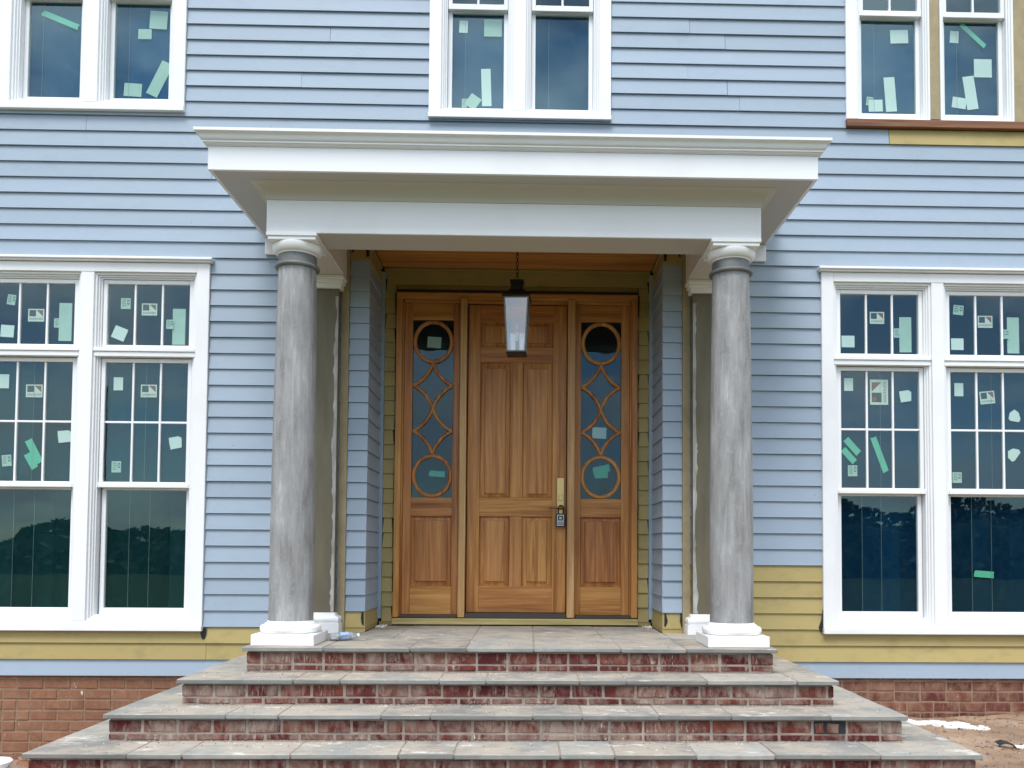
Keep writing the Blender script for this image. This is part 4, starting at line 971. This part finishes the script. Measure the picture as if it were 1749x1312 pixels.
while z < 3.296:
    R_ = 0.017 if k == 0 else 0.0105; H_ = 0.019 if k == 0 else 0.021
    pts = []
    for t in range(14):
        a = 2 * math.pi * t / 14; u = R_ * math.cos(a); v = H_ * math.sin(a)
        pts.append((LX + (u if k % 2 == 0 else u * 0.25), LY + (0 if k % 2 == 0 else u), z + H_ * 0.6 + v))
    m.tube(pts, 0.0026, 6, True); z += 0.0315; k += 1
m.build('chain', BKM, lan, smooth=True)
m = MB(); m.lathe([(0.055, 3.2985), (0.055, 3.290), (0.020, 3.278), (0.008, 3.272)], LX, LY, 24); m.build('ceiling_rose', BKM, lan, smooth=True)

# ------------------------------------------------------------------ lock box on the lever
lk = thing('key_lock_box', 'small black and grey key lock box hanging from the door lever', 'lock box', (0.414, 0.63, 0.905))
m = MB(); m.box(0.366, 0.452, 0.632, 0.676, 0.905, 1.030); m.build('body', RUB, lk, 0.010, bseg=2)
m = MB(); m.box(0.376, 0.442, 0.6285, 0.6325, 0.914, 1.018); fc = m.build('face', LKG, lk, 0.004)
m = MB(); m.box(0.386, 0.432, 0.6268, 0.6284, 0.965, 1.005); m.box(0.384, 0.436, 0.6268, 0.6284, 0.926, 0.948); m.build('dial_window', RUB, fc)
m = MB()
for k in range(4): m.box(0.388 + 0.0118 * k, 0.396 + 0.0118 * k, 0.6255, 0.6267, 0.929, 0.945)
m.box(0.397, 0.421, 0.6255, 0.6267, 0.975, 0.996); m.build('dial_wheel', LKG, fc)
m = MB(); m.tube([(0.390, 0.655, 1.028), (0.390, 0.655, 1.06)] + [(0.413 - 0.023 * math.cos(a), 0.655, 1.078 + 0.027 * math.sin(a)) for a in [math.pi * t / 8 for t in range(9)]] + [(0.436, 0.655, 1.06), (0.436, 0.655, 1.028)], 0.0062, 8); m.build('shackle', RUB, lk, smooth=True)

# ------------------------------------------------------------------ small loose things
bt = thing('water_bottle', 'crumpled clear plastic water bottle lying beside the left column base', 'bottle', (-1.27, -0.74, 0.003))
def lying(prof, c, ang, r0, mat, name, parent, sq=1.0):
    ca, sa = math.cos(ang), math.sin(ang); R = []
    for k, (r, t) in enumerate(prof):
        R.append([(c[0] + t * ca - (r * math.cos(a) * (1 + 0.06 * math.sin(3 * a + k))) * sa, c[1] + t * sa + (r * math.cos(a) * (1 + 0.06 * math.sin(3 * a + k))) * ca, c[2] + r0 * sq + r * math.sin(a) * sq) for a in [2 * math.pi * q / 18 for q in range(18)]])
    mm = MB(); mm.rings(R); return mm.build(name, mat, parent, smooth=True)
c0 = (-1.36, -0.78, 0.002)
lying([(0.018, -0.002), (0.029, 0.002), (0.032, 0.012), (0.031, 0.04), (0.028, 0.046), (0.032, 0.055), (0.031, 0.10), (0.0315, 0.15), (0.029, 0.165), (0.018, 0.19), (0.013, 0.197), (0.013, 0.21)], c0, rad(28), 0.033, PLS, 'body', bt, 0.92)
lying([(0.0322, 0.075), (0.0325, 0.078), (0.0325, 0.135), (0.0322, 0.138)], c0, rad(28), 0.033, LBL, 'label_band', bt, 0.94)
lying([(0.011, 0.206), (0.0155, 0.206), (0.0155, 0.222), (0.010, 0.224)], c0, rad(28), 0.033, CAPM, 'cap', bt, 0.95)
bk = thing('white_bucket', 'white plastic bucket at the bottom left corner', 'bucket', (-3.52, -1.28, gz(-3.52, -1.28)))
bz = gz(-3.52, -1.28) - 0.01
m = MB(); m.lathe([(0.10, bz), (0.112, bz + 0.005), (0.130, bz + 0.27), (0.138, bz + 0.272), (0.138, bz + 0.30), (0.131, bz + 0.305), (0.127, bz + 0.30), (0.11, bz + 0.02), (0.01, bz + 0.018)], -3.52, -1.28, 32); m.build('pail', WP, bk, smooth=True)
m = MB(); m.tube([(-3.52 + 0.139 * math.cos(a), -1.28 - 0.139 * 0.5 * abs(math.sin(a)) - 0.07 * math.sin(a), bz + 0.285 - 0.10 * math.sin(a)) for a in [math.pi * t / 12 for t in range(13)]], 0.003, 6); m.build('handle', ZN, bk)
sx_, sy_ = 3.56, -1.14; sz_ = gz(sx_, sy_)
m = MB(); R = []
for t in range(7):
    u = -0.10 + 0.24 * t / 6; zz = sz_ + 0.022 + 0.018 * math.sin(t * 1.3); wv = 0.022 + 0.012 * math.sin(t * 0.9 + 1)
    R.append([(sx_ + u, sy_ - wv - 0.25 * u, zz), (sx_ + u, sy_ + wv - 0.25 * u, zz + 0.012), (sx_ + u, sy_ + wv - 0.25 * u, zz + 0.016), (sx_ + u, sy_ - wv - 0.25 * u, zz + 0.004)])
m.rings(R, m=0)
for i_, f_ in enumerate(m.f):
    if i_ >= 12: m.m[i_] = 1
tag(m.build('flashing_scrap', [RUB, CAPM]), 'crumpled black and white scrap lying on the soil at right', 'scrap')
random.seed(3)
m = MB()    # lime spill
st_ = 0.012
for i in range(105):
    for j in range(51):
        x, y = 2.95 + i * st_, -0.55 + j * st_
        cxl = y * -1.0; u = (x - 3.05) / 0.75; yc = -0.06 - 0.42 * u
        f = 1.0 - ((y - yc) / 0.19) ** 2 - max(0, (u - 0.72) * 4) ** 2 - max(0, (0.05 - u) * 6) ** 2 + 0.9 * noise.noise((x * 7, y * 7, 5)) + 0.5 * noise.noise((x * 25, y * 25, 2))
        if f > 0.45:
            h = 0.004 + 0.008 * min(1, f - 0.45) + 0.004 * random.random(); z = gz(x, y)
            m.box(x + jit(0.002), x + st_ + 0.002, y, y + st_ + 0.002, z - 0.02, z + h)
lo = tag(m.build('lime_spill', LIME), 'spill of white lime powder on the soil beside the right steps', kind='stuff')
m = MB()    # mulch heap before the lowest riser
for i in range(520):
    a = random.uniform(0, 2 * math.pi); rr = 0.20 * math.sqrt(random.random()); x, y = 1.80 + rr * 1.1 * math.cos(a), -2.36 + rr * 0.6 * math.sin(a)
    z = -0.70 + 0.125 * max(0, 1 - (rr / 0.205) ** 1.6) + random.uniform(-0.01, 0.012)
    L_, W_, T_ = random.uniform(0.014, 0.034), random.uniform(0.006, 0.013), 0.003
    Rm = Matrix.Rotation(random.uniform(0, 6.28), 3, 'Z') @ Matrix.Rotation(jit(0.7), 3, 'Y') @ Matrix.Rotation(jit(0.5), 3, 'X')
    m.hexa([Vector((x, y, z)) + Rm @ Vector(q) for q in ((-L_, -W_, -T_), (L_, -W_, -T_), (L_, W_, -T_), (-L_, W_, -T_), (-L_, -W_, T_), (L_, -W_, T_), (L_, W_, T_), (-L_, W_, T_))])
m.lathe([(0.20, -0.76), (0.19, -0.70), (0.12, -0.645), (0.03, -0.60), (0.001, -0.595)], 1.80, -2.36, 16)
tag(m.build('mulch_heap', CHIP), 'small heap of orange wood chips before the lowest step', kind='stuff')
def crumbs(n, place, smin, smax):
    mm = MB()
    for _ in range(n):
        x, y, z = place(); s1, s2, s3 = (random.uniform(smin, smax) for _ in range(3)); an = random.uniform(0, 6.28); ca, sa = math.cos(an), math.sin(an)
        ring = [(s1, 0), (0.3 * s1, s2), (-s1 * 0.8, s2 * 0.5), (-s1 * 0.5, -s2 * 0.7), (0.4 * s1, -s2)]
        R0 = [(x + (u * ca - v * sa), y + (u * sa + v * ca), z - 0.002) for u, v in ring]; R1 = [(x + 0.6 * (u * ca - v * sa), y + 0.6 * (u * sa + v * ca), z + s3 * 0.7) for u, v in ring]
        mm.rings([R0, R1])
    return mm
def on_ground():
    while True:
        x, y = random.uniform(-5.2, 5.2), random.uniform(-2.6, -0.01)
        if abs(x) > TX[3] + (0.02) or y < TY[3]: return x, y, gz(x, y)
def on_steps():
    i = random.choice((0, 1, 1, 2, 2, 3, 3)); x = random.uniform(-TX[i] + 0.05, TX[i] - 0.05)
    y = TY[i] + 0.02 + 0.28 * (random.random() ** 0.5)
    if i == 0: y = random.uniform(-1.18, 0.55); x = random.uniform(-1.2, 1.2)
    return x, y, TZ[i]
tag(crumbs(2600, on_ground, 0.003, 0.018).build('soil_pebbles', PEB), 'loose pebbles and clods over the soil', kind='stuff')
tag(crumbs(190, on_steps, 0.002, 0.008).build('step_crumbs', PEB), 'dark crumbs and bits littering the steps', kind='stuff')
tag(crumbs(120, on_steps, 0.002, 0.0055).build('plaster_crumbs', LIME), 'white plaster crumbs littering the steps', kind='stuff')
def at_riser():
    i = random.choice((1, 2, 3)); x = random.uniform(-TX[i - 1] + 0.03, TX[i - 1] - 0.03)
    if noise.noise((x * 1.9, i * 3.3, 0)) < -0.05: x = random.uniform(-TX[i - 1] + 0.03, TX[i - 1] - 0.03)
    return x, TY[i - 1] + OV - 0.004 - 0.03 * random.random() ** 2, TZ[i]
tag(crumbs(1300, at_riser, 0.003, 0.011).build('mortar_droppings', MO), 'mortar droppings along the foot of each brick riser', kind='stuff')
def in_corner():
    s = random.choice((-1, -1, -1, 1)); return s * (1.16 + 0.07 * random.random()), 0.42 + 0.17 * random.random(), 0.0
tag(crumbs(26, in_corner, 0.006, 0.018).build('paper_scraps', LIME), 'white scraps swept into the porch corner', kind='stuff')
m = MB()
for i in range(26):
    x, y = random.uniform(2.9, 4.6), random.uniform(-1.5, -0.1); a = random.uniform(0, 6.28); L_ = random.uniform(0.05, 0.22); z = gz(x, y) + 0.006
    m.tube([(x + L_ * t * math.cos(a + 0.3 * t), y + L_ * t * math.sin(a + 0.3 * t), z + 0.010 * math.sin(3 * t)) for t in (0, 0.35, 0.7, 1.0)], random.uniform(0.0015, 0.0035), 5)
tag(m.build('twigs', WST), 'thin dark twigs scattered on the soil at right', kind='stuff')
def by_wall():
    x = random.uniform(-5.0, -2.85); y = random.uniform(-0.9, -0.03); return x, y, gz(x, y)
tag(crumbs(130, by_wall, 0.02, 0.06).build('brick_rubble', BRW), 'broken brick rubble along the left wall', kind='stuff')
# trees across the street: seen only as the dark band mirrored in the panes
random.seed(12); m = MB()
def crest(x): return 3.5 + 2.0 * noise.noise((x * 0.05, 2.2, 0)) + 1.2 * noise.noise((x * 0.21, 7.2, 0)) + 0.03 * x
R = []
for i in range(130):
    x = -98 + i * 1.5; h = max(1.5, crest(x) - 0.9) + 0.8 * noise.noise((x, 1, 1))
    R.append([(x, -48.5, -1.0), (x, -49.5 + noise.noise((x, 5, 0)), h * 0.6), (x, -51.5, h - 0.9), (x, -54, h * 0.6), (x, -55, -1.0)])
m.rings(R)
for i in range(26000):
    x = random.uniform(-98, 98); top = max(1.8, crest(x)); t = random.random() ** 0.6
    z = -0.9 + top * t; y = -52 + (1.0 - 0.75 * t) * 4.4 * random.choice((1, 1, 1, -1)) * random.uniform(0.8, 1.15); s_ = random.uniform(0.14, 0.36)
    nrm = Vector((jit(1), jit(1), jit(1))).normalized(); u = nrm.orthogonal().normalized() * s_; v = nrm.cross(u)
    p = Vector((x, y, z)); m.quad([p + u, p + v, p - u, p - v * 0.8])
tag(m.build('tree_line', LEAFM), 'dark row of trees across the street mirrored in the windows', kind='stuff')
for o in bpy.data.objects:
    if 'base' in o: del o['base']
